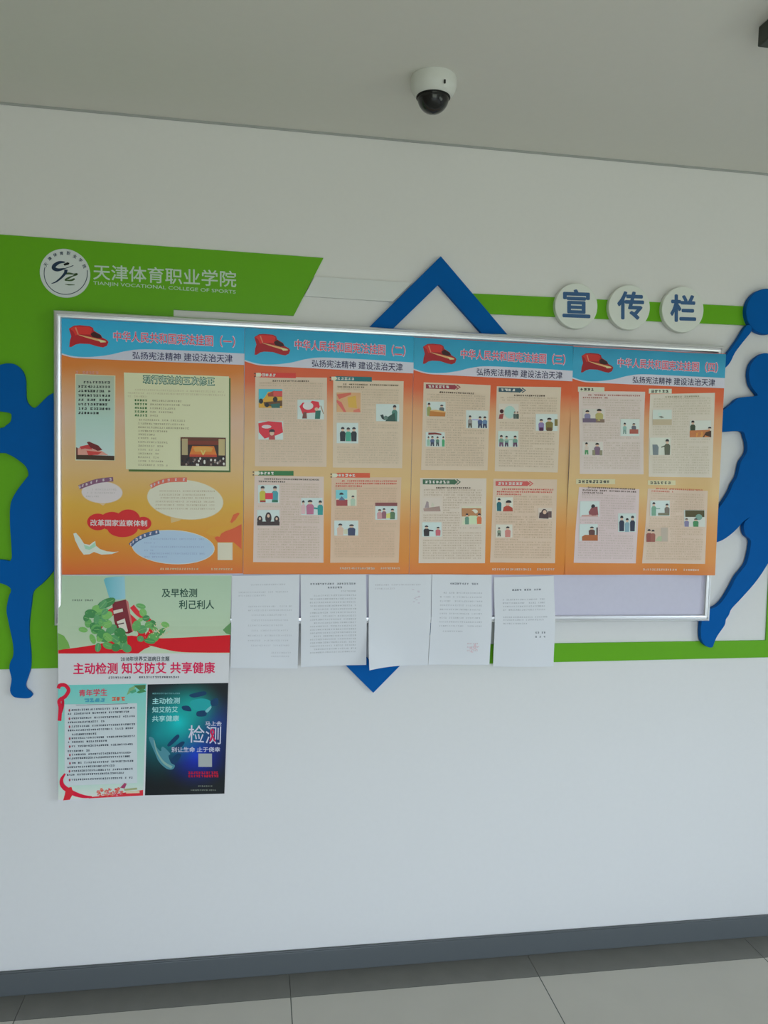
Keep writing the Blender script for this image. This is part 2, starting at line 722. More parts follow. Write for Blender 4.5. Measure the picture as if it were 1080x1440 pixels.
mb = MB()
ring = [E_(510 + 365 * math.cos(math.radians(a)), 530 + 358 * math.sin(math.radians(a))) for a in range(-8, 200, 5)]
fe.line(mb, ring, 1.0, 1, INK)
mb.build('ring_line', emblem)
mb = MB()
fe.line(mb, smooth_open([E_(*p) for p in ((500, 345), (400, 350), (320, 400), (310, 450), (380, 475), (480, 455), (560, 430), (640, 400))], 5),
        [1 + 4.5 * math.sin(math.pi * min(1, k / 26)) ** 0.7 for k in range(36)], 1, INK)
fe.poly(mb, [E_(*p) for p in ((470, 375), (540, 345), (575, 360), (560, 385), (490, 405))], 1, mat('emblem_black', (0.006, 0.01, 0.01), 0.4))
fe.line(mb, smooth_open([E_(*p) for p in ((515, 470), (500, 530), (430, 610), (340, 680), (270, 705))], 5),
        [5 - 4.2 * k / 20 for k in range(21)], 1.5, INK)
mb.build('running_figure_mark', emblem)
mb = MB()
fe.line(mb, smooth_open([E_(*p) for p in ((480, 545), (560, 535), (640, 545), (700, 545), (640, 575), (560, 610), (500, 650), (600, 650), (660, 625))], 5),
        [1.2 + 1.6 * abs(math.sin(k * 0.3)) for k in range(41)], 1, INKG)
fe.line(mb, [E_(500, 715), E_(560, 725), E_(660, 728)], [0.6, 1.8, 0.8], 1, INKG)
mb.build('lower_brush_mark', emblem)
for ch, (x, y) in zip('天津体育职业学院', ((175, 385), (240, 285), (330, 220), (440, 195), (555, 195), (665, 245), (760, 310), (825, 415))):
    mb = MB()
    a = math.atan2(x - 505, -(y - 530)) * 0.9
    ca, sa = math.cos(a), math.sin(a)
    hw = 29
    q = [E_(x + dx * ca - dy * sa, y + dx * sa + dy * ca) for dx, dy in ((-hw, -hw), (hw, -hw), (hw, hw), (-hw, hw))]
    fe.text(mb, ch, q, 1, INK, 0.02)
    mb.build('arc_character', emblem)

# white and green bars
T = 0.006
mb = MB()
mb.prism(XZ([(442.5, 389), (579.5, 397.7), (552.5, 424.6), (427.6, 416.6)], T), 0.0008, 0.010, WHITE)
solo(mb, 'white_bar', 'narrow white raised bar between the green panel and the blue upper chevron', 'wall bar', bevel=0.001)
mb = MB()
mb.prism(XZ([(664, 412.6), (760, 417), (1085, 432.5), (1085, 459), (760, 444.8), (664, 440.4)], T), 0.0008, T, GREEN)
solo(mb, 'green_bar', 'narrow green bar running behind the three round letter discs', 'wall bar', bevel=0.001)
mb = MB()
mb.prism(XZ([(640, 907), (1077, 900.4), (1096, 520), (1124, 522), (1104, 924), (640, 934.5)], T), 0.0008, T, GREEN)
solo(mb, 'green_strip', 'green L-shaped strip under the board with its upright at the right edge', 'wall strip', bevel=0.001)
# blue chevrons
T = 0.018
mb = MB()
mb.prism(XZ([(620, 360), (739, 500), (705, 500), (617, 400), (517, 497), (481, 498)], T), 0.0008, T, BLUE)
solo(mb, 'chevron', 'blue chevron pointing up above the notice board', 'chevron', 'blue chevrons', bevel=0.0015)
mb = MB()
mb.prism(XZ([(525, 974.5), (420, 870), (456, 866), (525, 934), (596, 866), (632, 866)], T), 0.0008, T, BLUE)
solo(mb, 'chevron', 'blue chevron pointing down under the white notice sheets', 'chevron', 'blue chevrons', bevel=0.0015)

# left athlete
T = 0.018
fig = empty('athlete_silhouette', PX(28, 982, T), 'blue cut-out athlete standing on one leg on the green panel at left', 'silhouette', 'athlete cut-outs')
out = [(-60, 560), (-40, 525), (0, 513), (12, 511), (22, 513), (31, 521), (35.5, 533), (36, 548), (37, 562), (42, 570.5), (49, 573.5), (56, 568),
       (63, 561), (72, 554), (90, 550), (100, 570), (100, 760), (88, 790), (76, 802), (68, 812), (58, 822), (47, 832), (44, 850), (41, 876), (41, 896), (43, 916), (43, 938),
       (40, 950), (36, 962), (37.5, 969), (43, 973.5), (45.5, 978), (40, 982), (25, 981.5), (18, 979), (14, 971), (16, 955), (13, 941), (14.5, 931), (18.5, 922),
       (18, 905), (12, 876), (9, 858), (12, 840), (15, 828), (0, 820), (-40, 812), (-60, 800), (-55, 787), (0, 787), (15, 788), (16, 770), (14, 740), (14, 715), (17, 702), (25, 688),
       (36, 673.5), (40, 667), (36, 656), (25, 646.5), (12, 639), (0, 637), (-50, 640), (-60, 620), (-40, 604), (0, 602), (8, 598.5), (14.5, 593), (16, 586), (14, 581), (0, 578.5), (-30, 575)]
mb = MB()
mb.prism(XZ(smooth_closed(out, 4), T), 0.0068, T, BLUE)
mb.build('body', fig, bevel=0.001)

# right athlete with ball
T = 0.026
fig = empty('athlete_silhouette', PX(996, 910, T), 'blue cut-out basketball player with a ball at the right edge', 'silhouette', 'athlete cut-outs')
out = [(1078, 496.5), (1066, 501), (1057, 511), (1053.5, 525), (1055.5, 540), (1061, 549), (1065.5, 555), (1062, 557), (1040, 559.5), (1029, 568), (1014, 578.5), (985, 590), (985, 606), (1014, 607.5),
       (1043, 606.5), (1048.5, 616), (1051, 626), (1050, 637), (1043, 647.5), (1040.5, 655), (1037, 670), (1030.5, 681), (1027, 690), (1018, 705), (1008, 719),
       (990, 745), (985, 764), (1005, 763), (1017, 759), (1029, 750.5), (1038, 742), (1046, 733), (1054.5, 727.5), (1047.5, 734), (1046, 742), (1048.5, 752.5), (1055, 758.5), (1056, 765),
       (1053, 782), (1048.5, 795), (1036, 811), (1027, 828), (1017, 844), (1008, 852.5), (998, 857), (990, 865), (986.5, 876), (986, 896), (989.5, 905), (996, 910), (1002, 910), (1004.5, 904), (1009, 894),
       (1019, 879.5), (1021, 871), (1025, 865), (1029, 856), (1042, 842), (1059, 823), (1071, 807), (1081, 791), (1098, 765), (1112, 740), (1118, 700), (1122, 640), (1122, 590), (1112, 566), (1096, 556), (1100, 540), (1102, 522), (1096, 505)]
mb = MB()
mb.prism(XZ(smooth_closed(out, 4), T), 0.0068, T, BLUE)
mb.build('body', fig, bevel=0.0015)
mb = MB()
arm = [(1051, 457), (1058, 464), (1046, 480), (1034, 496), (1027, 510), (1018, 519), (1000, 530), (1000, 512), (1015, 505), (1024, 496), (1038, 477)]
mb.prism(XZ(smooth_closed(arm, 3), T), 0.0068, T - 0.001, BLUE)
mb.build('raised_arm', fig, bevel=0.001)
bc = PX(1078.5, 438, T)
br = bc.x - PX(1049.5, 437, T).x
mb = MB()
mb.lathe([(br - 0.002, -T), (br, -T + 0.002), (br, -0.006)], (bc.x, 0, bc.z), BLUE, 64, 'y')
mb.build('ball', fig)

# round letter discs
DW = mat('disc_white', (0.80, 0.83, 0.76), 0.35)
DC = mat('disc_letter_blue', (0.055, 0.135, 0.29), 0.45)
for ch, cx, cy, rr, q, lab in (('宣', 810.7, 430.2, 30.0, [(792, 407.3), (829, 408.6), (829, 446.5), (792, 445)], 'round white disc with blue character, leftmost of the three on the green bar'),
                               ('传', 885.2, 432.2, 29.2, [(869, 410.3), (904.6, 411.5), (904.6, 449), (869, 448)], 'round white disc with blue character, middle one of the three on the green bar'),
                               ('栏', 960.5, 435.4, 29.4, [(943.5, 414.8), (977.8, 416), (977.8, 452.4), (943.5, 451.4)], 'round white disc with blue character, nearest the blue ball')):
    T = 0.024
    c = PX(cx, cy, T)
    r = (PX(cx + rr, cy, T).x - PX(cx - rr, cy, T).x) / 2
    t = empty('letter_disc', (c.x, -0.006, c.z - r), lab, 'sign disc', 'letter discs on the green bar')
    mb = MB()
    mb.lathe([(r - 0.0025, -T), (r - 0.0007, -T + 0.0007), (r, -T + 0.0025), (r, -0.006)], (c.x, 0, c.z), DW, 72, 'y')
    mb.build('disc', t)
    mb = MB()
    Flat(T).text(mb, ch, q, 1, DC, 0.03)
    mb.build('character', t)

# ---------------------------------------------------------------- notice board
ALU = mat('brushed_aluminium', (0.80, 0.80, 0.82), 0.33, 0.85)
FELT = noise_mat('board_lilac', alb((172, 176, 196), (186, 194, 200)), 0.6, 80, 0.03)
B0, B1, BF = 0.027, 0.033, 0.047
corner = [PX(74.5, 435.5, BF), PX(1019, 486.5, BF), PX(998.5, 873.8, BF), PX(75.5, 880.5, BF)]
cx_ = sum(c.x for c in corner) / 4
board = empty('notice_board', (cx_, -B0, corner[3].z), 'wide wall notice board with aluminium frame and pale lilac backing behind the posters', 'notice board')
mb = MB()
ins = 0.012
cc = [(corner[0].x + ins, corner[0].z - ins), (corner[1].x - ins, corner[1].z - ins), (corner[2].x - ins, corner[2].z + ins), (corner[3].x + ins, corner[3].z + ins)]
mb.prism(cc, B0, B1, FELT)
mb.build('backing_panel', board)
# frame profile: (inset from outer edge, distance off wall)
prof = [(0.0, B0), (0.0, BF - 0.006), (0.003, BF - 0.001), (0.008, BF), (0.010, BF - 0.0035), (0.0125, BF - 0.0035), (0.0145, BF), (0.0195, BF - 0.001), (0.022, BF - 0.005), (0.022, B0)]
cen = Vector((cx_, 0, sum(c.z for c in corner) / 4))
dirs = [Vector((1, 0, -1)), Vector((-1, 0, -1)), Vector((-1, 0, 1)), Vector((1, 0, 1))]
for i in range(4):
    j = (i + 1) % 4
    vs = []
    for w, d in prof:
        for k in (i, j):
            p = Vector((corner[k].x, 0, corner[k].z)) + dirs[k] * w
            vs.append((p.x, -d, p.z))
    n = len(prof)
    fs = [(2 * k, 2 * k + 1, 2 * ((k + 1) % n) + 1, 2 * ((k + 1) % n)) for k in range(n)]
    fs += [tuple(range(0, 2 * n, 2)), tuple(range(2 * n - 1, 0, -2))]
    mb = MB()
    mb.mesh(vs, fs, ALU)
    mb.build('frame_rail', board, fix=True)

# ---------------------------------------------------------------- illustrations
SKIN = (225, 185, 160)
HAIR = (45, 40, 45)


def person(x, top, h, shirt, w=0.2, hair=HAIR, legs=None):
    hw = w / 2
    s = [('p', [(x - hw * .55, top + h * .30), (x + hw * .55, top + h * .30), (x + hw, top + h * .42), (x + hw * .9, top + h * (.66 if legs else 1.0)), (x - hw * .9, top + h * (.66 if legs else 1.0)), (x - hw, top + h * .42)], shirt)]
    if legs:
        s.append(('p', [(x - hw * .8, top + h * .64), (x + hw * .8, top + h * .64), (x + hw * .9, top + h), (x + hw * .25, top + h), (x, top + h * .75), (x - hw * .25, top + h), (x - hw * .9, top + h)], legs))
    s.append(('e', x, top + h * .17, hw * .55, h * .14, SKIN))
    s.append(('h', x, top + h * .13, hw * .62, h * .13, hair))
    return s


def draw(S, mb, box, shapes, bg, sl=0.0, layer=4):
    x0, y0, x1, y1 = box
    W_, H_ = x1 - x0, y1 - y0

    def m_(u, v):
        return (x0 + u * W_, y0 + v * H_ + sl * u * W_)
    if bg:
        S.rect(mb, x0, y0, x1, y1, layer, S.c(bg), 2, sl)
    for k, s in enumerate(shapes):
        L = layer + 1 + k * 0.06
        mt = S.c(s[-1])
        if s[0] == 'r':
            S.quad(mb, [m_(s[1], s[2]), m_(s[3], s[2]), m_(s[3], s[4]), m_(s[1], s[4])], L, mt, 1, 1)
        elif s[0] == 'e':
            c = m_(s[1], s[2])
            S.ell(mb, c[0], c[1], s[3] * W_, s[4] * H_, L, mt, 14)
        elif s[0] == 'h':
            c = m_(s[1], s[2])
            S.ell(mb, c[0], c[1], s[3] * W_, s[4] * H_, L, mt, 10, 170, 370)
        elif s[0] == 'p':
            S.poly(mb, [m_(*p) for p in s[1]], L, mt)


PALE = (208, 212, 206)


def ill(S, parent, box, shapes, bg=PALE, sl=0.0):
    mb = MB()
    draw(S, mb, box, shapes, bg, sl)
    return mb.build('illustration', parent)


# ---------------------------------------------------------------- law posters
P1Q = [(82.5, 447), (343.5, 459), (341.5, 806.5), (82.5, 808)]
P2Q = [(344.5, 459.3), (582, 473), (575, 807.3), (342, 807.3)]
P3Q = [(582.5, 473.5), (806, 486), (794, 808.3), (575.5, 807.5)]
P4Q = [(806.5, 487), (1018, 498), (1003, 808.5), (794.3, 808.3)]


def h1(x, y):
    return unbil(P1Q, (x, y))


WAVE_T = smooth_open([h1(*p) for p in ((82.4, 495.5), (103, 501), (127, 502), (154, 499), (176, 494), (200, 491.3), (248, 492.5), (300, 495), (343.6, 497.3))], 8)
WAVE_B = [(u, v1) for (u, _), v1 in zip(WAVE_T, [h1(x, 0)[1] for x in range(len(WAVE_T))])]
_bot = smooth_open([h1(*p) for p in ((82.4, 497.5), (103, 503), (127, 504.5), (154, 505.7), (176, 506.7), (200, 507.6), (248, 509.5), (300, 511.5), (343.6, 513.2))], 8)
WAVE_B = _bot


def G_(x, y):
    return h1(85 + x / 8.308, 455 + y / 8.308)


GATE = [((100, 60), (160, 25), (230, 20), (340, 30), (380, 50), (392, 85), (470, 130), (490, 165), (540, 190), (562, 215), (545, 260), (500, 280), (440, 270), (340, 240), (230, 235), (180, 245), (130, 275), (105, 275), (112, 200), (128, 150)),
        ((110, 62), (165, 32), (335, 40), (372, 60), (355, 130), (215, 128), (175, 140), (150, 90)),
        ((352, 120), (392, 95), (468, 135), (485, 165), (440, 172), (370, 155)),
        ((205, 132), (225, 132), (440, 180), (535, 205), (530, 222), (440, 205), (300, 165)),
        ((170, 50), (185, 45), (215, 125), (205, 135)),
        ((440, 190), (520, 200), (520, 220), (470, 222))]
GATEC = [(150, 28, 34), (190, 45, 40), (50, 22, 22), (215, 165, 110), (205, 120, 90), (205, 190, 140)]


def law_poster(Q, base, dep, ref, stops, num, label, blue=(45, 140, 170), coat=0.04):
    S = Sheet(Q, base, dep, ref)
    S.coat = coat
    low = PX(*bil(Q, 0.5, 1.0), base)
    root = empty('law_poster', low, label, 'poster', 'law posters on the board')
    mb = MB()
    S.quad(mb, Q, 0, ramp_mat('poster_orange_print', [(p, alb(c, ref)) for p, c in stops], coat=coat), 64, 40)
    mb.build('paper_sheet', root)
    mp = lambda p: bil(Q, *p)
    mb = MB()
    top = [mp((u, 0.002)) for u, v in WAVE_T]
    S.strip(mb, top, [mp(p) for p in WAVE_T], 1.5, ramp_mat('poster_blue_print', [(0.0, alb((58, 152, 184), ref)), (0.55, alb(blue, ref)), (1.0, alb((40, 132, 165), ref))], warp=0.5, wscale=9, coat=coat), 10)
    mb.build('header_band', root)
    mb = MB()
    S.strip(mb, [mp(p) for p in WAVE_T], [mp(p) for p in WAVE_B], 1.5, S.c((212, 204, 214)), 3)
    mb.build('slogan_band', root)
    mb = MB()
    for k, (pl, c) in enumerate(zip(GATE, GATEC)):
        S.poly(mb, [mp(G_(*p)) for p in pl], 2 + k * 0.15, S.c(c))
    mb.build('gate_picture', root)
    tq = [mp(h1(*p)) for p in ((160, 465.5), (330, 473.3), (330, 488.5), (160, 479.3))]
    s = '中华人民共和国宪法挂图（%s）' % num
    mb = MB()
    S.text(mb, s, grow(tq, 0.5), 2, S.c((225, 190, 205)), 0.038)
    S.text(mb, s, tq, 2.6, S.c((205, 60, 75)), 0.0)
    mb.build('title_lettering', root)
    sq = [mp(h1(*p)) for p in ((186.5, 494.3), (326.8, 498.6), (326.8, 510.2), (186.5, 504.8))]
    mb = MB()
    S.text(mb, '弘扬宪法精神 建设法治天津', sq, 2, S.c((50, 45, 75)), 0.012)
    mb.build('slogan_lettering', root)
    return S, root


def text_panel(S, root, q, col, ribbon, pics, head=(1, (95, 75, 60)), style='bar', sl=0.0, body=(176, 154, 130), name=None, step=3.55):
    mb = MB()
    S.quad(mb, q, 1.2, mat('printed_panel', alb(tuple(min(235, int(c * k)) for c, k in zip(col, (1.09, 1.075, 1.12))), S.ref), 0.42, 0, S.coat), 24, 20)
    pan = mb.build('text_panel', root)
    # heading ribbon
    (x0, y0, x1, y1), rc, nch = ribbon
    mb = MB()
    rm = S.c(rc)
    s2 = 0.025 if sl > 0 else 0.005
    hh = (x1 - x0) * s2
    if style == 'arrow':
        hm = (y1 - y0) / 2
        xa = x1 - 16
        S.poly(mb, [(x0, y0), (xa + 8, y0 + hh), (xa + 12, y0 + hm + hh), (xa + 8, y1 + hh), (x0, y1)], 3, rm)
        for k in range(2):
            xk = xa + 8 + k * 4
            S.line(mb, [(xk, y0 + hh), (xk + 5, y0 + hm + hh), (xk, y1 + hh)], 1.6, 3.2, rm)
    else:
        S.quad(mb, [(x0, y0), (x1, y0 + hh), (x1, y1 + hh), (x0, y1)], 3, rm, 3, 1)
        if style == 'bar':
            S.poly(mb, [(x0 - 5, y0 + .8), (x0 + 1.5, y0 + .8), (x0 + 3, (y0 + y1) / 2), (x0 + 1.5, y1 - .8), (x0 - 5, y1 - .8)], 3.2, S.c((215, 205, 180)))
            for k in range(2):
                S.rect(mb, x0 - 7.5, y0 + 1 + k * 4, x0 - 5.5, y0 + 2.6 + k * 4, 3.2, S.c((80, 60, 50)), 1)
    light = sum(rc) < 420
    S.marks(mb, x0 + 3.5, x0 + 3.5 + nch * 5.0, (y0 + y1) / 2 + 0.15, s2, 5.0, (y1 - y0) * 0.6, 3.6, S.c((235, 225, 215) if light else (80, 75, 65)), 0.0, True)
    mb.build('heading_ribbon', pan)
    # small print
    mb = MB()
    bmt = S.c(body)
    hmt = S.c(head[1])
    wpx = q[1][0] - q[0][0]
    hpx = q[3][1] - q[0][1]
    y = y1 + 4.3 - q[0][1]
    n = 0
    short = {random.randint(8, 10), random.randint(17, 20)}
    while y < hpx - 6:
        v = y / hpx
        a = bil(q, 0.06, v)
        b = bil(q, 0.94, v)
        slope = (b[1] - a[1]) / (b[0] - a[0])
        if n < head[0]:
            if head[0] == 1:
                S.marks(mb, a[0] + wpx * .18, b[0] - wpx * .17, a[1] + 0.6, slope, 2.9, 2.3, 3, hmt, 0.03, True)
            else:
                S.marks(mb, a[0] + (wpx * .08 if n == 0 else 0), b[0] - (wpx * .5 if n == head[0] - 1 else 0), a[1] + 0.4, slope, 2.7, 2.2, 3, hmt, 0.04, True)
        else:
            segs = [(a[0], b[0])]
            for (bx, _) in pics:
                if bx[1] - 2.0 < a[1] < bx[3] + 2.0:
                    ns = []
                    for s0, s1 in segs:
                        if bx[2] + 2 < s0 or bx[0] - 2 > s1:
                            ns.append((s0, s1))
                        else:
                            if bx[0] - 2 - s0 > 8:
                                ns.append((s0, bx[0] - 2))
                            if s1 - bx[2] - 2 > 8:
                                ns.append((bx[2] + 2, s1))
                    segs = ns
            for s0, s1 in segs:
                if n in short:
                    s1 = s0 + (s1 - s0) * 0.4
                S.marks(mb, s0, s1, a[1] + slope * (s0 - a[0]), slope, 2.35, 1.75, 3, bmt, 0.07)
        y += step
        n += 1
    mb.build('small_print', pan)
    for bx, sp in pics:
        bg = PALE
        if isinstance(sp, tuple):
            bg, sp = sp
        ill(S, pan, bx, sp, bg, sl * 0.6)
    return pan


def flat_dep(d, amp=0.0011, ph=0.0):
    def f(x, z, u, v):
        return d + amp * (math.sin(6.0 * x + 9 * z + ph) + 0.6 * math.sin(13 * x - 5 * z + ph * 2))
    return f


# --- poster one (text panel, photo, bubbles)
REF1 = (178, 172, 168)
stops1 = [(0.0, (196, 90, 40)), (0.06, (212, 118, 42)), (0.16, (214, 142, 45)), (0.28, (212, 158, 62)), (0.42, (206, 163, 110)), (0.62, (204, 162, 136)), (0.74, (206, 144, 98)), (0.82, (203, 116, 50)), (0.9, (197, 98, 38)), (1.0, (194, 92, 36))]
S, root = law_poster(P1Q, 0.036, flat_dep(0.036, 0.0009, 0.3), REF1, stops1, '一', 'leftmost orange poster, with speech bubbles, a red cloud and a cream text box')
CREAM = (196, 188, 152)
mb = MB()
S.quad(mb, [(106, 525.8), (162.3, 528.2), (161.8, 647.6), (106, 647.6)], 1, S.c((205, 195, 160)), 3, 4)
S.quad(mb, [(107, 526.7), (161, 529), (160.7, 646.6), (107, 646.6)], 1.5, ramp_mat('sky_print', [(0.0, alb((165, 175, 170), REF1)), (0.5, alb((150, 168, 155), REF1)), (1.0, alb((150, 150, 128), REF1))], wscale=20), 4, 6)
pan = mb.build('gate_photo_panel', root)
mb = MB()
L = lambda x, y: (100 + x / 10.667, 515 + y / 10.667)
for k, (pl, c) in enumerate([(((75, 1325), (650, 1345), (650, 1412), (75, 1398)), (58, 40, 28)), (((75, 1250), (160, 1200), (460, 1270), (560, 1335), (75, 1330)), (190, 130, 115)), (((230, 1265), (460, 1290), (400, 1330), (260, 1335)), (170, 55, 50)),
                             (((130, 1205), (240, 1180), (300, 1180), (320, 1250), (210, 1235), (150, 1245)), (165, 50, 50)), (((235, 1140), (270, 1130), (410, 1190), (470, 1255), (400, 1270), (290, 1220), (290, 1170)), (95, 30, 32)), (((75, 1215), (100, 1225), (100, 1330), (75, 1330)), (90, 45, 40))]):
    S.poly(mb, [L(*p) for p in pl], 2 + k * .1, S.c(c))
mb.build('gate_picture', pan)
mb = MB()
for k, y in enumerate((240, 305, 370, 437, 503, 570, 635, 700)):
    a = L(190 if k == 0 else 110, y)
    S.marks(mb, a[0], L(600 if k < 7 else 410, y)[0], a[1], 0.012, 4.2, 3.4, 2, S.c((42, 46, 42)), 0.05, True)
mb.build('small_print', pan)
mb = MB()
S.marks(mb, 107, 144, 523.8, 0.02, 4.6, 4.5, 2, S.c((214, 140, 120)), 0.1, True)
mb.build('heading_lettering', pan)

mb = MB()
S.quad(mb, [(179, 526.5), (324.2, 531.7), (324.2, 664.2), (181, 663)], 1, S.c((62, 84, 38)), 8, 8)
S.quad(mb, [(174.2, 523.8), (322, 529.4), (322, 661.6), (177.2, 660)], 1.6, S.c(CREAM), 8, 8)
pan = mb.build('amendment_panel', root)
mb = MB()
q = [(202, 527.8), (301, 531.4), (301, 542), (202, 538.8)]
S.text(mb, '现行宪法的五次修正', grow(q, 0.5), 2.2, S.c((30, 85, 70)), 0.06)
S.text(mb, '现行宪法的五次修正', q, 2.8, S.c((205, 205, 180)), 0.004)
mb.build('title_lettering', pan)
mb = MB()
L = lambda x, y: (170 + x / 6.353, 520 + y / 6.353)
gm, gg, gl = S.c((140, 128, 98)), S.c((62, 100, 50)), S.c((168, 156, 124))
for x0, x1, y, md in ((125, 930, 178, 0), (60, 940, 206, 0), (60, 235, 236, 0), (125, 540, 272, 1), (125, 620, 306, 1), (125, 490, 340, 1), (125, 470, 373, 2), (125, 340, 406, 2), (160, 585, 446, 3), (155, 580, 480, 3), (155, 605, 513, 3), (155, 415, 545, 3),
                      (155, 300, 577, 3), (155, 320, 610, 3), (155, 420, 644, 3), (155, 375, 678, 3), (155, 345, 712, 3), (155, 345, 747, 3), (155, 345, 780, 3), (155, 375, 814, 3), (155, 415, 848, 3)):
    a, b = L(x0, y), L(x1, y)
    if md in (1, 2):
        S.marks(mb, a[0], a[0] + 18, a[1], 0.025, 3.6, 3.0, 3, gg, 0, True)
        a = (a[0] + 21.5, a[1] + .5)
    S.marks(mb, a[0], b[0], a[1], 0.025, 3.0, 2.4, 3, gl if md == 0 else gm, 0.06)
mb.build('small_print', pan)
hall = [('r', 0, 0, 1, .12, (84, 44, 28)), ('r', 0.03, .05, .16, .62, (150, 130, 95)), ('r', .84, .05, .98, .62, (160, 138, 95)), ('r', .16, .12, .84, .26, (105, 42, 26)),
        ('p', [(.2, .6), (.26, .30), (.74, .30), (.8, .6)], (222, 120, 45)), ('p', [(.28, .36), (.4, .32), (.6, .32), (.72, .36), (.68, .5), (.32, .5)], (236, 165, 75)),
        ('r', .2, .6, .8, .68, (165, 55, 35)), ('p', [(.44, .45), (.47, .45), (.5, .55), (.53, .45), (.56, .45), (.51, .62), (.49, .62)], (240, 205, 110))]
for k in range(46):
    hall.append(('e', random.uniform(.02, .98), random.uniform(.68, .97), .022, .045, random.choice([(28, 24, 26), (60, 45, 45), (185, 175, 165), (35, 30, 32), (120, 100, 90)])))
ill(S, pan, (254, 614.8, 317.6, 655), hall, (48, 30, 26), 0.012)

# bubbles
def bubble(name, cx, cy, rx, ry, col, edge, rot, tip, arc, arcc, nblk, rows, rowc, rag=1.0):
    mb = MB()
    if tip:
        S.poly(mb, tip, 1, S.c(edge))
    S.ell(mb, cx, cy, rx + .8, ry + .8, 1.1, S.c(edge), 40, rot=rot)
    S.ell(mb, cx, cy, rx, ry, 1.5, S.c(col), 40, rot=rot)
    b = mb.build(name, root)
    mb = MB()
    pts = smooth_open(arc, 6)
    S.line(mb, pts, 6.2, 2.2, S.c(arcc))
    n = len(pts) - 1
    for k in range(nblk):
        t = (k + .5) / nblk * n
        i = min(int(t), n - 1)
        x = pts[i][0] + (pts[i + 1][0] - pts[i][0]) * (t - i)
        y = pts[i][1] + (pts[i + 1][1] - pts[i][1]) * (t - i)
        S.marks(mb, x - 2, x + 2, y, -0.2, 3.6, 3.8, 2.8, S.c((226, 205, 205)), 0, True)
    mb.build('curved_heading', b)
    mb = MB()
    for x0, x1, y in rows:
        S.marks(mb, x0, x1, y, 0.005, 2.7, 2.2, 2.2, S.c(rowc), 0.08)
    mb.build('small_print', b)


L = lambda x, y: (90 + x / 8.308, 660 + y / 8.308)
bubble('lavender_bubble', 143.5, 692.3, 28.5, 15.0, (200, 182, 178), (205, 170, 130), 2, [(132, 704), (152, 705), (145, 711)], [L(175, 212), L(260, 178), L(400, 135), L(575, 115)], (112, 72, 92), 7,
       [(129, 163, 688.3), (122, 163, 693), (121, 140, 698)], (165, 150, 145))
L = lambda x, y: (180 + x / 6.75, 660 + y / 6.75)
bubble('white_bubble', 260.5, 702.5, 53.5, 27.5, (212, 200, 176), (220, 180, 120), 6, [L(400, 430), L(520, 470), L(480, 490), L(410, 507), L(455, 470)], [L(215, 165), L(290, 128), L(400, 102), L(560, 98)], (196, 96, 76), 7,
       [L(300, 205) [:1] + L(820, 0)[:1] + L(0, 205)[1:], L(300, 240)[:1] + L(730, 0)[:1] + L(0, 240)[1:], L(310, 270)[:1] + L(820, 0)[:1] + L(0, 270)[1:], L(262, 305)[:1] + L(835, 0)[:1] + L(0, 305)[1:], L(262, 338)[:1] + L(830, 0)[:1] + L(0, 338)[1:], L(262, 372)[:1] + L(825, 0)[:1] + L(0, 372)[1:]], (158, 140, 112))
bubble('blue_bubble', 243.6, 769.4, 57.5, 23.3, (176, 190, 206), (200, 190, 170), 3, None, [L(22, 722), L(80, 670), L(170, 625), L(295, 592)], (62, 76, 104), 7,
       [L(215, 660)[:1] + L(730, 0)[:1] + L(0, 660)[1:], L(155, 697)[:1] + L(260, 0)[:1] + L(0, 697)[1:], L(215, 735)[:1] + L(730, 0)[:1] + L(0, 735)[1:], L(155, 768)[:1] + L(240, 0)[:1] + L(0, 768)[1:], L(205, 798)[:1] + L(730, 0)[:1] + L(0, 798)[1:], L(155, 830)[:1] + L(370, 0)[:1] + L(0, 830)[1:]], (128, 138, 158))
mb = MB()
L = lambda x, y: (90 + x / 8.308, 660 + y / 8.308)
for k, (cx, cy, rx, ry) in enumerate(((395, 615, 125, 98), (560, 605, 145, 108), (750, 585, 140, 117), (925, 632, 96, 78), (685, 685, 180, 108), (640, 630, 240, 75))):
    c = L(cx, cy)
    S.ell(mb, c[0], c[1], rx / 8.308, ry / 8.308, 1.1 + .07 * k, S.c((176, 30, 32)), 32)
cl = mb.build('red_cloud', root)
mb = MB()
S.text(mb, '改革国家监察体制', [(127.3, 730.4), (206.8, 731.6), (206.8, 740.2), (127.3, 739.6)], 2.4, S.c((232, 214, 206)), 0.02)
mb.build('title_lettering', cl)
mb = MB()
S.poly(mb, [L(*p) for p in ((108, 750), (140, 742), (190, 800), (235, 870), (300, 882), (340, 850), (365, 838), (372, 890), (420, 930), (500, 958), (580, 965), (640, 960), (560, 990), (440, 997), (350, 965), (300, 992), (230, 997), (180, 930), (130, 830))], 1.2, S.c((205, 202, 186)))
S.poly(mb, [L(*p) for p in ((230, 880), (300, 905), (365, 850), (370, 900), (300, 940), (250, 930))], 1.6, S.c((140, 168, 140)))
mb.build('dove_picture', root)
mb = MB()
L = lambda x, y: (180 + x / 6.75, 660 + y / 6.75)
S.poly(mb, [L(*p) for p in ((820, 650), (920, 590), (1000, 560), (1078, 520), (1078, 760), (1000, 690), (850, 690))], 1.1, S.c((206, 84, 46)))
S.poly(mb, [L(*p) for p in ((740, 600), (770, 560), (850, 540), (950, 540), (1020, 500), (1078, 440), (1078, 500), (960, 560), (890, 600), (870, 640), (780, 625))], 1.4, S.c((226, 158, 52)))
S.poly(mb, [L(*p) for p in ((970, 500), (1000, 430), (1045, 410), (1060, 420), (1020, 480), (985, 510))], 1.4, S.c((206, 90, 46)))
mb.build('red_flag_picture', root)
mb = MB()
S.rect(mb, 306, 763, 327, 787.5, 2, S.c((205, 190, 165)), 2)
mb.build('blank_square', root)
mb = MB()
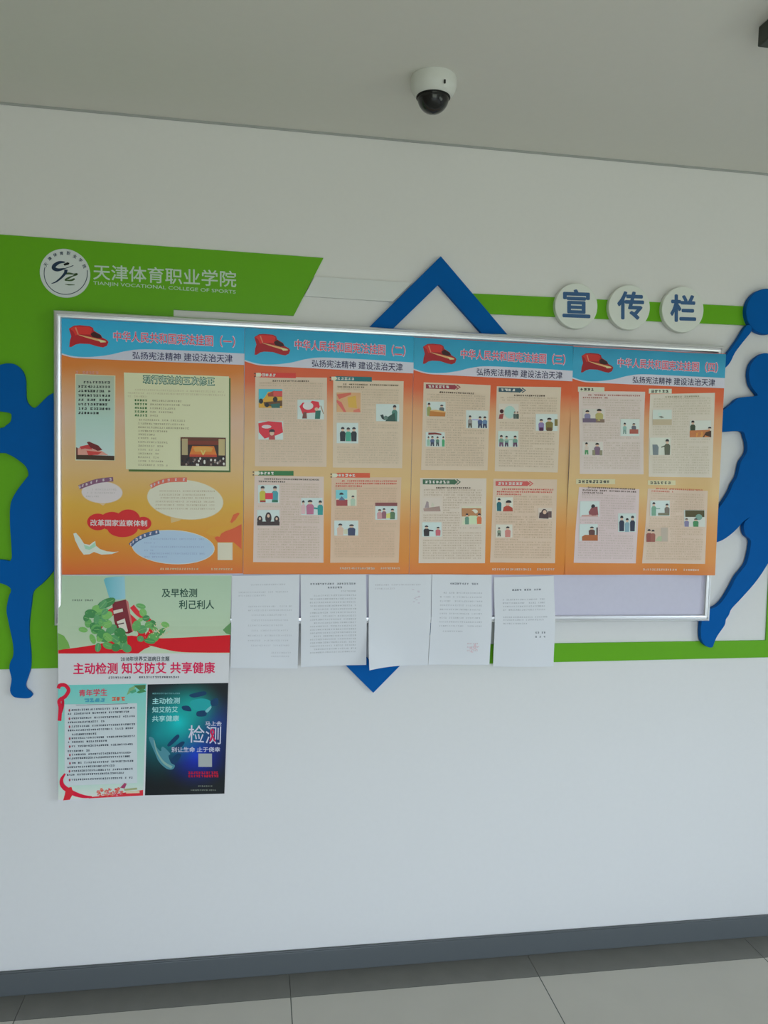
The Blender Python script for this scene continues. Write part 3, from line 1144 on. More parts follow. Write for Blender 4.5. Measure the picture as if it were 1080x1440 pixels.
S.marks(mb, 225, 281, 800, 0.004, 3.4, 3.0, 1.5, S.c((236, 196, 150)), 0.0, True)
mb.build('footer_lettering', root)
mb = MB()
S.marks(mb, 297, 327, 800.4, 0.004, 3.4, 3.0, 1.5, S.c((236, 196, 150)), 0.0, True)
mb.build('footer_lettering', root)


def footer(S, root, x0, x1, x2, x3, y):
    mb = MB()
    S.marks(mb, x0, x1, y, 0.002, 3.1, 3.0, 1.5, S.c((240, 205, 180)), 0.0, True)
    mb.build('footer_lettering', root)
    mb = MB()
    S.marks(mb, x2, x3, y, 0.002, 3.1, 3.0, 1.5, S.c((240, 205, 180)), 0.0, True)
    mb.build('footer_lettering', root)


stops2 = [(0.0, (200, 108, 48)), (0.08, (206, 124, 48)), (0.2, (210, 136, 66)), (0.36, (208, 168, 112)), (0.55, (206, 164, 120)), (0.7, (205, 142, 98)), (0.79, (206, 92, 54)), (0.9, (206, 80, 42)), (1.0, (206, 80, 42))]
# --- poster two
REF2 = (190, 184, 182)
S, root = law_poster(P2Q, 0.036, flat_dep(0.0362, 0.0009, 1.4), REF2, stops2, '二', 'orange poster second from left, with four framed text columns under coloured ribbons', coat=0.1)
RED, TEAL = (196, 40, 52), (40, 120, 112)
pA = [((363.8, 547, 396.9, 573.4), ((64, 160, 178), [('p', [(0, .75), (.25, .45), (.4, .15), (1, .1), (1, 1), (0, 1)], (205, 150, 50)), ('p', [(.38, .25), (.65, .08), (1, .3), (1, .4), (.4, .4)], (150, 60, 45)), ('r', .62, .1, 1, .38, (190, 70, 65)), ('p', [(.2, .7), (1, .6), (1, .9), (.25, .92)], (96, 62, 34)), ('e', .1, .65, .09, .14, (35, 35, 40)), ('e', .7, .55, .1, .15, (38, 34, 32)), ('p', [(.5, .8), (.9, .75), (.9, 1), (.55, 1)], (48, 90, 80)), ('e', .35, .85, .09, .12, (30, 30, 34))])),
      ((418.2, 562, 455.4, 589.3), (PALE, [('p', [(.08, .35), (.2, .15), (.45, .2), (.55, .05), (.8, .1), (.85, .35), (.7, .65), (.3, .7), (.2, .75)], RED), ('e', .4, .32, .2, .2, (225, 215, 210)), ('p', [(.22, .65), (.34, .62), (.36, .97), (.18, .97)], (110, 60, 50)), ('p', [(.68, .55), (.88, .55), (.85, .98), (.66, .98)], (40, 96, 82)), ('e', .72, .48, .07, .09, SKIN), ('p', [(.86, .3), (.9, .3), (1.0, .72), (.97, .72)], (150, 120, 100))])),
      ((363.3, 592.2, 398, 618), (PALE, [('p', [(0, .12), (.4, 0), (.95, .05), (1, .6), (.75, .75), (.25, .95), (.02, .6)], RED), ('e', .33, .3, .2, .1, (235, 210, 210)), ('p', [(.45, .6), (.65, .6), (.68, 1), (.42, 1)], (165, 60, 60)), ('e', .55, .66, .09, .12, SKIN), ('h', .55, .56, .12, .13, HAIR)]))]
text_panel(S, root, [(359, 530), (459.7, 531.2), (459.2, 656.6), (358.5, 655.6)], (190, 166, 140), ((365, 523.6, 416, 530.6), (196, 54, 44), 4), pA, sl=0.02)
pB = [((473.3, 552, 506.9, 579.4), ((212, 158, 112), [('p', [(0, .1), (.6, 0), (.6, .1), (.1, .35)], (190, 90, 70)), ('p', [(.0, .38), (.2, .5), (.4, 1), (.3, 1), (0, .5)], (196, 90, 80)), ('p', [(.45, .25), (.8, .15), (.85, .8), (.5, .75)], (216, 165, 70)), ('p', [(.7, .9), (.95, .8), (1, 1), (.7, 1)], (205, 110, 90))])),
      ((528.7, 568, 561.2, 592.3), (PALE, person(.8, .05, .95, (70, 110, 98), .24) + [('p', [(.5, .75), (.8, .5), (.85, 1), (.4, 1)], (46, 72, 62)), ('p', [(.18, .65), (.3, .6), (.4, .95), (.25, .85)], (40, 50, 48)), ('e', .42, .8, .09, .12, (90, 110, 100))])),
      ((473.3, 594.5, 503.7, 623.2), (PALE, person(.28, .2, .7, (34, 36, 40), .26) + person(.8, .2, .7, (36, 38, 42), .26) + person(.54, .22, .68, (62, 142, 118), .26)))]
text_panel(S, root, [(468.5, 533.8), (567.6, 536), (565.4, 658.4), (468, 657.4)], (190, 168, 140), ((471, 529, 522.8, 535.6), (30, 96, 98), 5), pB, (2, (110, 92, 70)), sl=0.02)
pC = [((362.8, 682, 392.6, 707), (PALE, person(.22, .05, .92, (176, 160, 50), .3) + person(.8, .05, .92, (60, 130, 138), .3) + [('r', .34, .45, .7, .8, (200, 44, 62)), ('r', .1, .86, .36, .97, (140, 50, 44)), ('r', .66, .84, .94, .97, (40, 96, 72))])),
      ((423.5, 700, 453.3, 724), (PALE, person(.42, .12, .85, (165, 92, 118), .36) + person(.9, .15, .85, (40, 130, 125), .26) + person(.1, .15, .8, (200, 160, 160), .2) + [('p', [(.6, .55), (.85, .6), (.85, .7), (.6, .65)], (40, 130, 125))])),
      ((361.7, 717, 393.1, 739), (PALE, [('e', .12, .62, .12, .25, (52, 36, 34)), ('e', .5, .5, .14, .36, (52, 36, 34)), ('e', .87, .62, .12, .25, (52, 36, 34)), ('r', 0, .74, 1, .99, (52, 36, 34)), ('e', .12, .55, .05, .09, SKIN), ('e', .5, .38, .06, .11, SKIN), ('e', .87, .56, .05, .09, SKIN)]))]
text_panel(S, root, [(358, 668.8), (455.4, 670.4), (454.9, 791.3), (355.9, 790.3)], (190, 168, 150), ((362.8, 662, 412.8, 668.6), (40, 100, 50), 4), pC, (2, (92, 76, 64)))
pD = [((472.2, 689, 501.5, 711.2), ((200, 192, 170), [('r', 0, 0, .55, .55, (110, 170, 175)), ('r', .02, .62, .56, 1, (146, 58, 58)), ('p', [(.12, .65), (.28, .4), (.46, .65)], (82, 96, 120)), ('h', .27, .28, .1, .12, HAIR)] + person(.82, .35, .65, (160, 172, 150), .22))),
      ((527.6, 706.8, 558.5, 730.8), (PALE, [('r', 0, 0, 1, .2, (120, 62, 62))] + person(.2, .38, .58, (180, 130, 130), .24) + person(.4, .32, .62, (130, 80, 90), .2) + person(.78, .35, .62, (76, 100, 70), .24) + [('p', [(.5, .65), (.68, .6), (.68, .9), (.5, .92)], (190, 180, 100))])),
      ((470, 732, 503.7, 753), (PALE, person(.25, .2, .78, (196, 160, 140), .28) + person(.72, .25, .75, (52, 58, 84), .32) + [('p', [(.4, .6), (.55, .55), (.55, .9), (.4, .9)], (186, 178, 150))]))]
text_panel(S, root, [(466.4, 671), (564.4, 671.4), (560.6, 791.3), (464.3, 791.3)], (194, 162, 132), ((472.2, 665, 520.2, 671.6), (198, 76, 44), 5), pD, (3, (196, 84, 72)), body=(180, 150, 122))
footer(S, root, 478, 527, 535, 562, 799)

# --- poster three
REF3 = (196, 192, 190)
S, root = law_poster(P3Q, 0.036, flat_dep(0.0364, 0.001, 2.2), REF3, stops2, '三', 'orange poster third from left, its four text columns headed by small arrow labels', coat=0.2)
pA = [((599.3, 564.6, 626.3, 585.3), (PALE, person(.14, .08, .9, (140, 140, 80), .22) + person(.8, .2, .6, (90, 96, 96), .26) + [('p', [(.2, .62), (1, .7), (.98, 1), (.15, 1)], (176, 110, 50)), ('p', [(.2, .58), (.5, .55), (1, .66), (1, .74), (.2, .64)], (206, 160, 100))])),
      ((655.3, 577, 685.9, 602), (PALE, person(.18, .28, .7, (140, 130, 125), .2, legs=(80, 72, 60)) + person(.64, .32, .66, (70, 84, 120), .22, legs=(52, 58, 84)) + person(.86, .32, .66, (96, 120, 150), .22, legs=(60, 64, 92)) + [('r', .28, .5, .6, .55, (150, 140, 190))])),
      ((598.2, 607.4, 625.2, 627.8), (PALE, [('p', [(.14, .05), (.5, .03), (.82, .1), (.82, .2), (.5, .16), (.14, .2)], (122, 48, 42))] + person(.15, .3, .65, (140, 170, 150), .15) + person(.35, .28, .68, (80, 90, 120), .22, legs=(70, 70, 82)) + person(.62, .3, .66, (88, 120, 104), .18, legs=(70, 80, 80)) + person(.92, .28, .7, (70, 150, 100), .14)))]
text_panel(S, root, [(595.7, 537.6), (690, 541.7), (685.4, 661.4), (592, 661)], (192, 172, 144), ((598.8, 540.2, 646, 546.4), (140, 52, 62), 6), pA, style='arrow', sl=0.03)
pB = [((701.2, 567.7, 729.2, 589), ((204, 190, 176), [('e', .15, .5, .1, .14, (60, 30, 34)), ('p', [(0, 1), (.04, .7), (.25, .65), (.2, 1)], (140, 60, 56)), ('e', .55, .55, .28, .42, (160, 186, 176))] + person(.8, .5, .48, (80, 90, 84), .14) + person(.94, .5, .48, (70, 80, 70), .14))),
      ((753.2, 582, 783.7, 605.8), (PALE, person(.25, .3, .68, (130, 110, 150), .26) + person(.62, .22, .75, (122, 108, 58), .34) + [('r', .86, .3, 1, .7, (120, 104, 60)), ('r', .16, .8, .34, 1, (80, 40, 70)), ('r', .5, .8, .74, 1, (96, 70, 50))])),
      ((700.2, 606, 728.7, 628.2), ((206, 214, 204), person(.16, .26, .72, (110, 140, 120), .24, legs=(110, 76, 100)) + person(.42, .3, .68, (110, 140, 130), .2, legs=(80, 64, 84)) + person(.84, .28, .7, (104, 140, 124), .24, legs=(92, 64, 84)) + [('p', [(.3, .55), (.74, .5), (.74, .56), (.3, .62)], (150, 170, 150))]))]
text_panel(S, root, [(698.7, 543.2), (788.8, 544.6), (784.2, 664.5), (695.6, 662.5)], (194, 176, 150), ((701.2, 545, 738, 551), (60, 82, 92), 4), pB, style='arrow', sl=0.02)
pC = [((593.7, 699.7, 620.7, 720), ((200, 182, 168), [('p', [(.12, .7), (.22, .25), (.32, .3), (.35, .7)], (150, 130, 130)), ('p', [(.5, .3), (.62, .5), (.6, .7), (.45, .6)], (190, 180, 160)), ('p', [(.05, .75), (.85, .8), (.9, .6), (.95, .95), (.08, .95)], (160, 130, 120))])),
      ((649.2, 712, 677.8, 737.8), ((206, 196, 172), [('r', 0, .1, .95, .55, (170, 116, 76)), ('e', .62, .28, .16, .12, (226, 216, 196)), ('p', [(.1, .8), (.4, .5), (.7, .5), (.9, .8), (.9, .95), (.1, .95)], (186, 196, 160))] + person(.25, .38, .6, (96, 130, 110), .2) + person(.85, .38, .58, (196, 100, 60), .24))),
      ((593.7, 734.3, 620.7, 754.5), ((200, 208, 202), person(.22, .22, .75, (46, 38, 40), .3) + person(.82, .32, .62, (184, 92, 100), .26) + [('p', [(.3, .5), (.58, .56), (.58, .64), (.3, .62)], (46, 38, 40))]))]
text_panel(S, root, [(590.7, 672.2), (683.9, 672.7), (681.8, 791.9), (588.7, 791.9)], (196, 180, 158), ((594.3, 674, 646, 681), (58, 92, 66), 7), pC, style='arrow')
pD = [((697.2, 699.2, 720.6, 719), ((206, 200, 184), person(.18, .06, .92, (36, 92, 100), .28) + [('p', [(.4, 1), (.45, .7), (.7, .55), (.98, .75), (1, 1)], (166, 66, 50)), ('e', .7, .45, .13, .16, SKIN), ('h', .75, .36, .17, .16, HAIR)])),
      ((756.3, 714, 775.6, 730.2), ((206, 186, 170), [('e', .45, .5, .24, .4, (70, 52, 54)), ('p', [(.1, .4), (.75, .4), (.75, .95), (.05, .9)], (76, 56, 58)), ('r', .72, .3, .98, .85, (96, 74, 72)), ('e', .47, .38, .14, .18, SKIN)])),
      ((696.7, 737.4, 720, 755.6), ((210, 200, 184), person(.2, .22, .7, (120, 130, 110), .22, legs=(80, 84, 74)) + person(.72, .15, .82, (190, 120, 110), .34)))]
text_panel(S, root, [(693.7, 673.2), (783.3, 674.3), (780.2, 791.9), (689, 790.9)], (196, 172, 144), ((696.7, 676.6, 748, 683), (190, 84, 80), 7), pD, (3, (200, 96, 84)), style='arrow', body=(182, 156, 128))
footer(S, root, 692, 747, 755, 781, 800.5)

# --- poster four, curling over the right frame rail
REF4 = (206, 200, 198)


def dep4(x, z, u, v):
    base = 0.0395 + 0.0027 * (math.sin(9 * x + 14 * z) + 0.7 * math.sin(21 * x - 12 * z)) * 0.8
    t = max(0.0, min(1.0, (u - 0.70) / 0.27))
    t = t * t * (3 - 2 * t)
    return base * (1 - t) + 0.0505 * t


S, root = law_poster(P4Q, 0.040, dep4, REF4, [(p, tuple(min(255, int(v + 5)) for v in c)) for p, c in stops2], '四', 'rightmost orange poster, wrinkled and lapping over the right frame of the board', blue=(58, 150, 182), coat=0.4)
pA = [((819.3, 574.7, 849.8, 594), ((206, 192, 182), person(.22, .1, .85, (130, 120, 150), .28) + person(.76, 0, 1.0, (176, 160, 100), .36) + [('r', .0, .7, .6, 1, (110, 92, 112)), ('r', .6, .75, 1, 1, (130, 104, 90))])),
      ((872.7, 589, 899.7, 613), ((206, 208, 200), person(.22, .22, .66, (140, 170, 160), .2, legs=(130, 150, 140)) + person(.7, .24, .5, (100, 100, 110), .24) + [('r', .48, .6, .94, .86, (166, 84, 72))])),
      ((818.2, 621, 847.3, 640), ((214, 200, 190), person(.2, .05, .9, (206, 186, 172), .2, legs=(84, 140, 92)) + person(.72, .08, .9, (120, 92, 112), .3) + [('r', .48, .62, .62, 1, (140, 130, 104)), ('r', .84, .62, .97, 1, (140, 130, 104))]))]
text_panel(S, root, [(814.6, 549.5), (907, 551), (905, 667), (814.7, 666.4)], (204, 186, 170), ((813.2, 543.6, 850, 550.6), (204, 194, 172), 4), pA, (2, (170, 104, 92)), style='tab', sl=0.02, body=(192, 172, 155))
pB = [((918.2, 576.2, 944.2, 597.8), ((214, 216, 206), [('r', 0, .62, 1, 1, (190, 168, 140)), ('p', [(.3, .45), (.45, .4), (.6, .5), (.45, .55)], (130, 130, 120)), ('e', .35, .3, .1, .12, (196, 206, 196))])),
      ((968.6, 591.5, 997.2, 615), ((210, 206, 196), person(.14, 0, .8, (60, 72, 56), .24) + [('p', [(.0, .6), (.95, .55), (.95, 1), (0, 1)], (192, 116, 70)), ('p', [(.3, .75), (.6, .65), (.6, 1), (.3, 1)], (206, 140, 70)), ('p', [(.6, 1), (.75, .7), (1, .6), (1, 1)], (70, 46, 36)), ('e', .92, .5, .06, .07, SKIN), ('h', .93, .46, .08, .08, HAIR)])),
      ((914.2, 615.4, 942.7, 639.8), ((212, 208, 194), [('p', [(.12, .4), (.2, .5), (.35, .4), (.42, .55), (.4, 1), (.14, 1)], (120, 126, 130))] + person(.84, .08, .92, (92, 92, 76), .28) + [('p', [(.55, .52), (.78, .42), (.78, .5), (.55, .58)], (92, 92, 76))]))]
text_panel(S, root, [(914.2, 554.3), (1002.8, 552.8), (998.7, 671.5), (912, 670.4)], (204, 190, 168), ((912, 546.7, 944.2, 553.4), (206, 204, 184), 5), pB, style='tab', body=(192, 176, 154), head=(1, (160, 146, 120)))
pC = [((815.5, 704.8, 842.8, 726.5), (PALE, [('p', [(.45, .7), (.6, .4), (.9, .35), (.95, .9), (.5, .95)], (140, 76, 78)), ('e', .68, .34, .1, .14, HAIR), ('p', [(.1, .9), (.9, .85), (.95, 1), (.08, 1)], (196, 150, 140))])),
      ((868.7, 721.8, 893.6, 748), (PALE, person(.2, .12, .84, (46, 50, 70), .28) + person(.8, .12, .84, (46, 50, 70), .28) + person(.5, .25, .74, (130, 156, 166), .26))),
      ((815, 737, 840.8, 760.5), (PALE, person(.68, .15, .6, (96, 62, 60), .34) + [('p', [(.15, .75), (.3, .65), (1, .65), (1, 1), (.15, 1)], (170, 94, 54)), ('r', .92, .2, 1, .65, (80, 60, 60))]))]
text_panel(S, root, [(814, 685), (898.5, 688), (894.6, 792.4), (807, 791.4)], (204, 182, 172), ((809.5, 673.4, 864.7, 680.6), (206, 190, 152), 9), pC, (3, (112, 88, 78)), style='tab', body=(190, 168, 158))
pD = [((913.5, 703.8, 941.4, 725.5), (PALE, person(.18, .1, .88, (110, 150, 126), .24) + person(.86, .2, .75, (110, 96, 84), .26) + [('r', .4, .8, .95, .96, (110, 104, 80)), ('r', .3, .5, .5, .55, (110, 150, 126))])),
      ((961, 717, 989, 740.4), ((206, 200, 190), [('r', .06, .02, .96, .42, (82, 72, 44)), ('e', .7, .42, .16, .18, (120, 150, 136))] + person(.12, .5, .5, (130, 120, 150), .22) + person(.55, .5, .5, (70, 130, 84), .26))),
      ((908.5, 741.8, 939.4, 762.4), ((202, 172, 150), person(.12, .1, .88, (140, 70, 62), .24) + person(.3, .14, .84, (150, 84, 72), .22) + [('r', .66, .0, .97, .95, (180, 160, 144)), ('p', [(.4, .9), (.55, .6), (.7, .6), (.7, .95)], (170, 176, 140))]))]
text_panel(S, root, [(910.5, 687), (993, 690), (989, 792.4), (903.5, 792.4)], (206, 180, 154), ((910.5, 675.4, 950, 682), (208, 192, 152), 6), pD, (2, (200, 112, 88)), style='tab', body=(194, 166, 138))
footer(S, root, 905, 953, 960, 981, 801)

# ---------------------------------------------------------------- health poster
REF5 = (192, 200, 212)
HQ = [(83, 808.6), (326.5, 808.6), (315.8, 1118.6), (79.3, 1131)]


def dep5(x, z, u, v):
    k = 0.0385 + 0.011 * math.exp(-((v - 0.22) / 0.12) ** 2)
    t = max(0.0, min(1.0, (v - 0.24) / 0.7))
    return k * (1 - t) + 0.022 * t + 0.002 * math.sin(u * 5 + v * 3)


S = Sheet(HQ, 0.040, dep5, REF5)
HEALTH = 'white health poster with medicine bottle and two lower pictures, hanging below the leftmost orange poster'
root = empty('health_poster', PX(*bil(HQ, .5, 1), 0.022), HEALTH, 'poster')
mb = MB()
S.quad(mb, HQ, 0, mat('poster_white', alb((194, 200, 212), REF5), 0.4, 0, 0.2), 20, 40)
mb.build('paper_sheet', root)
mb = MB()
S.quad(mb, [(84, 809.4), (325.6, 809.4), (322.8, 919), (82.2, 919)], 1, ramp_mat('mint_print', [(0.0, alb((176, 196, 178), REF5)), (0.5, alb((164, 190, 170), REF5)), (1.0, alb((158, 186, 168), REF5))], wscale=4, warp=.6), 14, 14)
pic = mb.build('bottle_picture', root)
mb = MB()
rm = S.c((196, 26, 40))
S.strip(mb, smooth_open([(82.2, 913.5), (110, 910), (140, 905), (165, 899), (186, 893), (205, 905), (212, 909)], 3), smooth_open([(82.2, 918.8), (110, 918.8), (140, 918.8), (165, 918.8), (186, 918.8), (195, 918.8), (197, 915)], 3), 1.6, rm, 2)
S.strip(mb, smooth_open([(186, 893), (221, 897), (260, 896), (295, 894), (323.8, 892.3)], 4), smooth_open([(200, 906), (212, 908), (248, 916.5), (285, 918), (323, 918)], 4), 1.5, rm, 3)
S.line(mb, smooth_open([(140, 880), (150, 866), (165, 858), (185, 870), (200, 890), (190, 905)], 5), 10, 1.7, rm)
S.line(mb, smooth_open([(186, 852), (195, 862), (210, 872), (214, 884), (206, 896)], 5), 7, 1.7, rm)
mb.build('red_ribbon', pic)
L = lambda x, y: (80 + x / 7.714, 805 + y / 7.714)
mb = MB()
S.poly(mb, [L(*p) for p in ((510, 80), (530, 58), (620, 45), (735, 42), (748, 280), (680, 292), (600, 290), (570, 268))], 2.4, ramp_mat('cap_print', [(0.0, alb((92, 168, 190), REF5)), (1.0, alb((150, 192, 214), REF5))], axis='X', warp=0))
S.poly(mb, [L(*p) for p in ((604, 322), (750, 290), (830, 635), (785, 655), (668, 650), (630, 520))], 2.4, S.c((112, 26, 38)))
S.poly(mb, [L(*p) for p in ((750, 290), (778, 312), (838, 622), (824, 640))], 2.5, S.c((176, 104, 104)))
S.poly(mb, [L(*p) for p in ((618, 408), (718, 385), (724, 418), (624, 443))], 2.7, S.c((206, 200, 196)))
S.poly(mb, [L(*p) for p in ((656, 524), (742, 490), (778, 628), (765, 640), (690, 606))], 2.7, S.c((204, 204, 200)))
S.line(mb, [L(668, 555), L(735, 540)], 1.6, 3, S.c((70, 50, 54)))
mb.build('medicine_bottle', pic)
mb = MB()
leaves = [(540, 330, 14, 6, -25), (460, 420, 11, 8, 40), (380, 440, 9, 6, 10), (350, 540, 5, 6.5, 0), (295, 612, 6.5, 3.8, 10), (395, 715, 4, 7.5, -20), (430, 590, 9, 7, 35), (520, 690, 11, 8, 5), (600, 610, 9, 6, -40),
          (690, 650, 8, 8, 20), (700, 760, 9, 10, 0), (560, 790, 8, 5, 20), (640, 810, 6, 6, 0), (790, 280, 4, 8, -20), (915, 360, 7, 3.5, 15), (940, 430, 6, 5, 60), (870, 570, 6, 8, 20), (930, 610, 7, 6, -20), (480, 500, 10, 8, 70),
          (1050, 700, 9, 7, -30), (1130, 640, 8, 4, -40), (1180, 560, 6, 4, 20), (1010, 740, 8, 4, 10), (760, 820, 7, 6, 30)]
for _k in range(34):
    _t = random.random()
    if _t < .6:
        leaves.append((random.gauss(520, 90), random.gauss(560, 130), random.uniform(4, 8), random.uniform(3.5, 6.5), random.uniform(-80, 80)))
    elif _t < .85:
        leaves.append((random.gauss(690, 70), random.gauss(740, 50), random.uniform(4, 8), random.uniform(3.5, 6), random.uniform(-80, 80)))
    else:
        leaves.append((random.gauss(930, 60), random.gauss(570, 70), random.uniform(3, 6), random.uniform(2.5, 5), random.uniform(-80, 80)))
leaves = [l for l in leaves if not (590 < l[0] < 830 and l[1] < 600) and l[0] > 280 and 290 < l[1] < 825]
for k, (x, y, rx, ry, ro) in enumerate(leaves):
    c = L(x, y)
    g = random.choice([(70, 140, 84), (60, 128, 76), (92, 160, 92), (82, 148, 100), (110, 172, 96)])
    S.ell(mb, c[0], c[1], rx, ry, 2.9 + k * .03, S.c(g), 14, rot=ro)
    S.line(mb, [(c[0] - rx * .8 * math.cos(math.radians(ro)), c[1] - rx * .8 * math.sin(math.radians(ro))), (c[0] + rx * .8 * math.cos(math.radians(ro)), c[1] + rx * .8 * math.sin(math.radians(ro)))], .5, 2.92 + k * .03, S.c((130, 178, 120)))
for k in range(36):
    S.ell(mb, 222 + random.gauss(0, 6), 886 + random.gauss(0, 5), .9, .9, 4.9, S.c((214, 206, 170)), 6)
S.poly(mb, [(82.6, 889), (91, 893), (97, 903), (99, 911), (82.2, 914)], 2, S.c((110, 164, 84)))
S.poly(mb, [(325, 874.5), (319.5, 879), (313.5, 885), (318, 890), (324.4, 892)], 2, S.c((92, 140, 92)))
mb.build('leaves', pic)
mb = MB()
S.text(mb, '及早检测', [(227.8, 827.6), (277, 827.6), (277, 839.4), (227.8, 839.4)], 2, S.c((34, 76, 60)), 0.02)
mb.build('slogan_lettering', pic)
mb = MB()
S.text(mb, '利己利人', [(252, 843.8), (301, 843.8), (301, 855.8), (252, 855.8)], 2, S.c((34, 76, 60)), 0.02)
mb.build('slogan_lettering', pic)
mb = MB()
S.marks(mb, 102, 131, 843.6, 0, 3, 2.4, 2, S.c((100, 120, 108)), .1, True)
mb.build('small_print', pic)
mb = MB()
S.text(mb, '2018年世界艾滋病日主题', [(169.6, 923.6), (238, 923.6), (238, 930.2), (169.6, 930.2)], 1, S.c((34, 50, 60)), 0.015)
mb.build('theme_lettering', root)
mb = MB()
S.marks(mb, 152, 184, 953.6, 0, 3.2, 3, 1, S.c((90, 90, 100)), 0, True)
mb.build('small_print', root)
mb = MB()
S.marks(mb, 195, 253, 953.2, 0, 3.2, 3, 1, S.c((90, 90, 100)), 0, True)
mb.build('small_print', root)
mb = MB()
S.text(mb, '主动检测 知艾防艾 共享健康', [(103, 932.4), (301.8, 931.6), (301.8, 947.4), (103, 948.6)], 1, S.c((196, 26, 84)), 0.022)
o = mb.build('slogan_lettering', root)
tag(o, 'large crimson slogan across the middle')
# lower left picture
L = lambda x, y: (75 + x / 8.0, 955 + y / 8.0)
mb = MB()
S.quad(mb, [(81, 964), (205.4, 962.6), (200, 1122.6), (80, 1128)], 1, ramp_mat('teal_print', [(0.0, alb((196, 206, 206), REF5)), (0.12, alb((170, 200, 198), REF5)), (0.55, alb((142, 194, 190), REF5)), (1.0, alb((104, 188, 190), REF5))], wscale=5), 10, 14)
pic = mb.build('advice_picture', root)
mb = MB()
S.quad(mb, [(90, 991.4), (192, 990.4), (191.6, 1104.6), (89, 1108.4)], 2, S.c((182, 196, 208)), 8, 10)
mb.build('white_text_box', pic)
mb = MB()
mk = S.c((72, 84, 98))
num = S.c((150, 60, 80))
for y, x0, x1, first in ((340, 165, 920, 1), (384, 155, 840, 0), (436, 165, 910, 1), (482, 155, 570, 0), (528, 165, 910, 1), (574, 155, 905, 0), (622, 155, 490, 0), (664, 165, 905, 1), (708, 155, 595, 0), (756, 165, 900, 1), (812, 150, 415, 0),
                         (852, 165, 880, 1), (896, 145, 875, 0), (948, 165, 890, 1), (996, 145, 680, 0), (1040, 160, 895, 1), (1084, 140, 795, 0), (1140, 160, 890, 1)):
    a = L(x0, y + 16)
    sl = -0.032
    if first:
        S.ell(mb, a[0] + 1.2, a[1] + .4, 1.3, 2.0, 3, num, 8)
        a = (a[0] + 4, a[1])
    S.marks(mb, a[0], L(x1, 0)[0], a[1], sl, 2.9, 2.7, 3, mk, .06, True)
S.line(mb, [L(250, 300), L(830, 288)], .6, 3, mk)
mb.build('small_print', pic)
mb = MB()
S.text(mb, '青年学生', [L(285, 125), L(600, 112), L(600, 196), L(285, 200)], 3, S.c((200, 60, 90)), 0.02)
mb.build('heading_lettering', pic)
mb = MB()
S.marks(mb, L(345, 0)[0], L(600, 0)[0], L(0, 246)[1], -0.01, 7.5, 6, 3, S.c((70, 150, 180)), 0, True)
mb.build('heading_lettering', pic)
mb = MB()
S.marks(mb, L(655, 0)[0], L(810, 0)[0], L(0, 232)[1], -0.01, 6.5, 6.5, 3, S.c((214, 110, 84)), 0, True)
mb.build('heading_lettering', pic)
mb = MB()
rm = S.c((206, 26, 62))
S.line(mb, smooth_open([L(*p) for p in ((62, 480), (72, 330), (62, 250), (130, 200), (168, 130), (130, 75), (70, 75), (52, 110))], 6), 5.2, 2.6, rm)
S.line(mb, smooth_open([L(*p) for p in ((66, 220), (100, 245), (95, 330), (62, 420))], 6), 4.0, 2.5, S.c((176, 20, 52)))
mb.build('red_ribbon', pic)
mb = MB()
S.line(mb, smooth_open([L(*p) for p in ((120, 1085), (80, 1150), (85, 1215), (140, 1270), (230, 1320), (330, 1350), (420, 1355))], 6), [2 + 5 * math.sin(math.pi * k / 36) for k in range(37)], 2.6, rm)
S.poly(mb, [L(*p) for p in ((130, 1250), (190, 1240), (210, 1310), (170, 1385), (95, 1392), (115, 1320))], 2.8, S.c((212, 40, 56)))
S.poly(mb, [L(*p) for p in ((400, 1356), (520, 1345), (1000, 1275), (1000, 1338), (380, 1372))], 2.5, S.c((200, 44, 62)))
mb.build('red_ribbon', pic)
mb = MB()
for k in range(60):
    c = L(random.uniform(470, 780), random.uniform(1255, 1345))
    S.ell(mb, c[0], c[1], random.uniform(.9, 2), random.uniform(.9, 1.8), 3 + k * .01, S.c(random.choice([(220, 120, 110), (226, 96, 88), (206, 74, 82), (214, 140, 120), (196, 110, 130)])), 8)
S.poly(mb, [L(*p) for p in ((740, 1250), (790, 1195), (815, 1205), (790, 1260))], 3.2, S.c((150, 60, 100)))
S.poly(mb, [L(*p) for p in ((780, 1265), (930, 1250), (935, 1270), (790, 1285))], 3.2, S.c((150, 160, 120)))
S.poly(mb, [L(*p) for p in ((800, 1290), (960, 1285), (960, 1310), (810, 1315))], 3.2, S.c((200, 190, 170)))
for k, pl in enumerate((((820, 190), (850, 110), (930, 75), (900, 140)), ((900, 80), (1035, 72), (1030, 120), (960, 130)), ((930, 160), (1000, 110), (1040, 150), (960, 170)), ((850, 150), (920, 120), (930, 150), (880, 172)))):
    S.poly(mb, [L(*p) for p in pl], 2.6 + .1 * k, S.c([(120, 166, 120), (70, 110, 66), (62, 130, 84), (70, 150, 120)][k]))
mb.build('flowers_and_leaves', pic)
# lower right picture
L = lambda x, y: (200 + x / 8.308, 960 + y / 8.308)


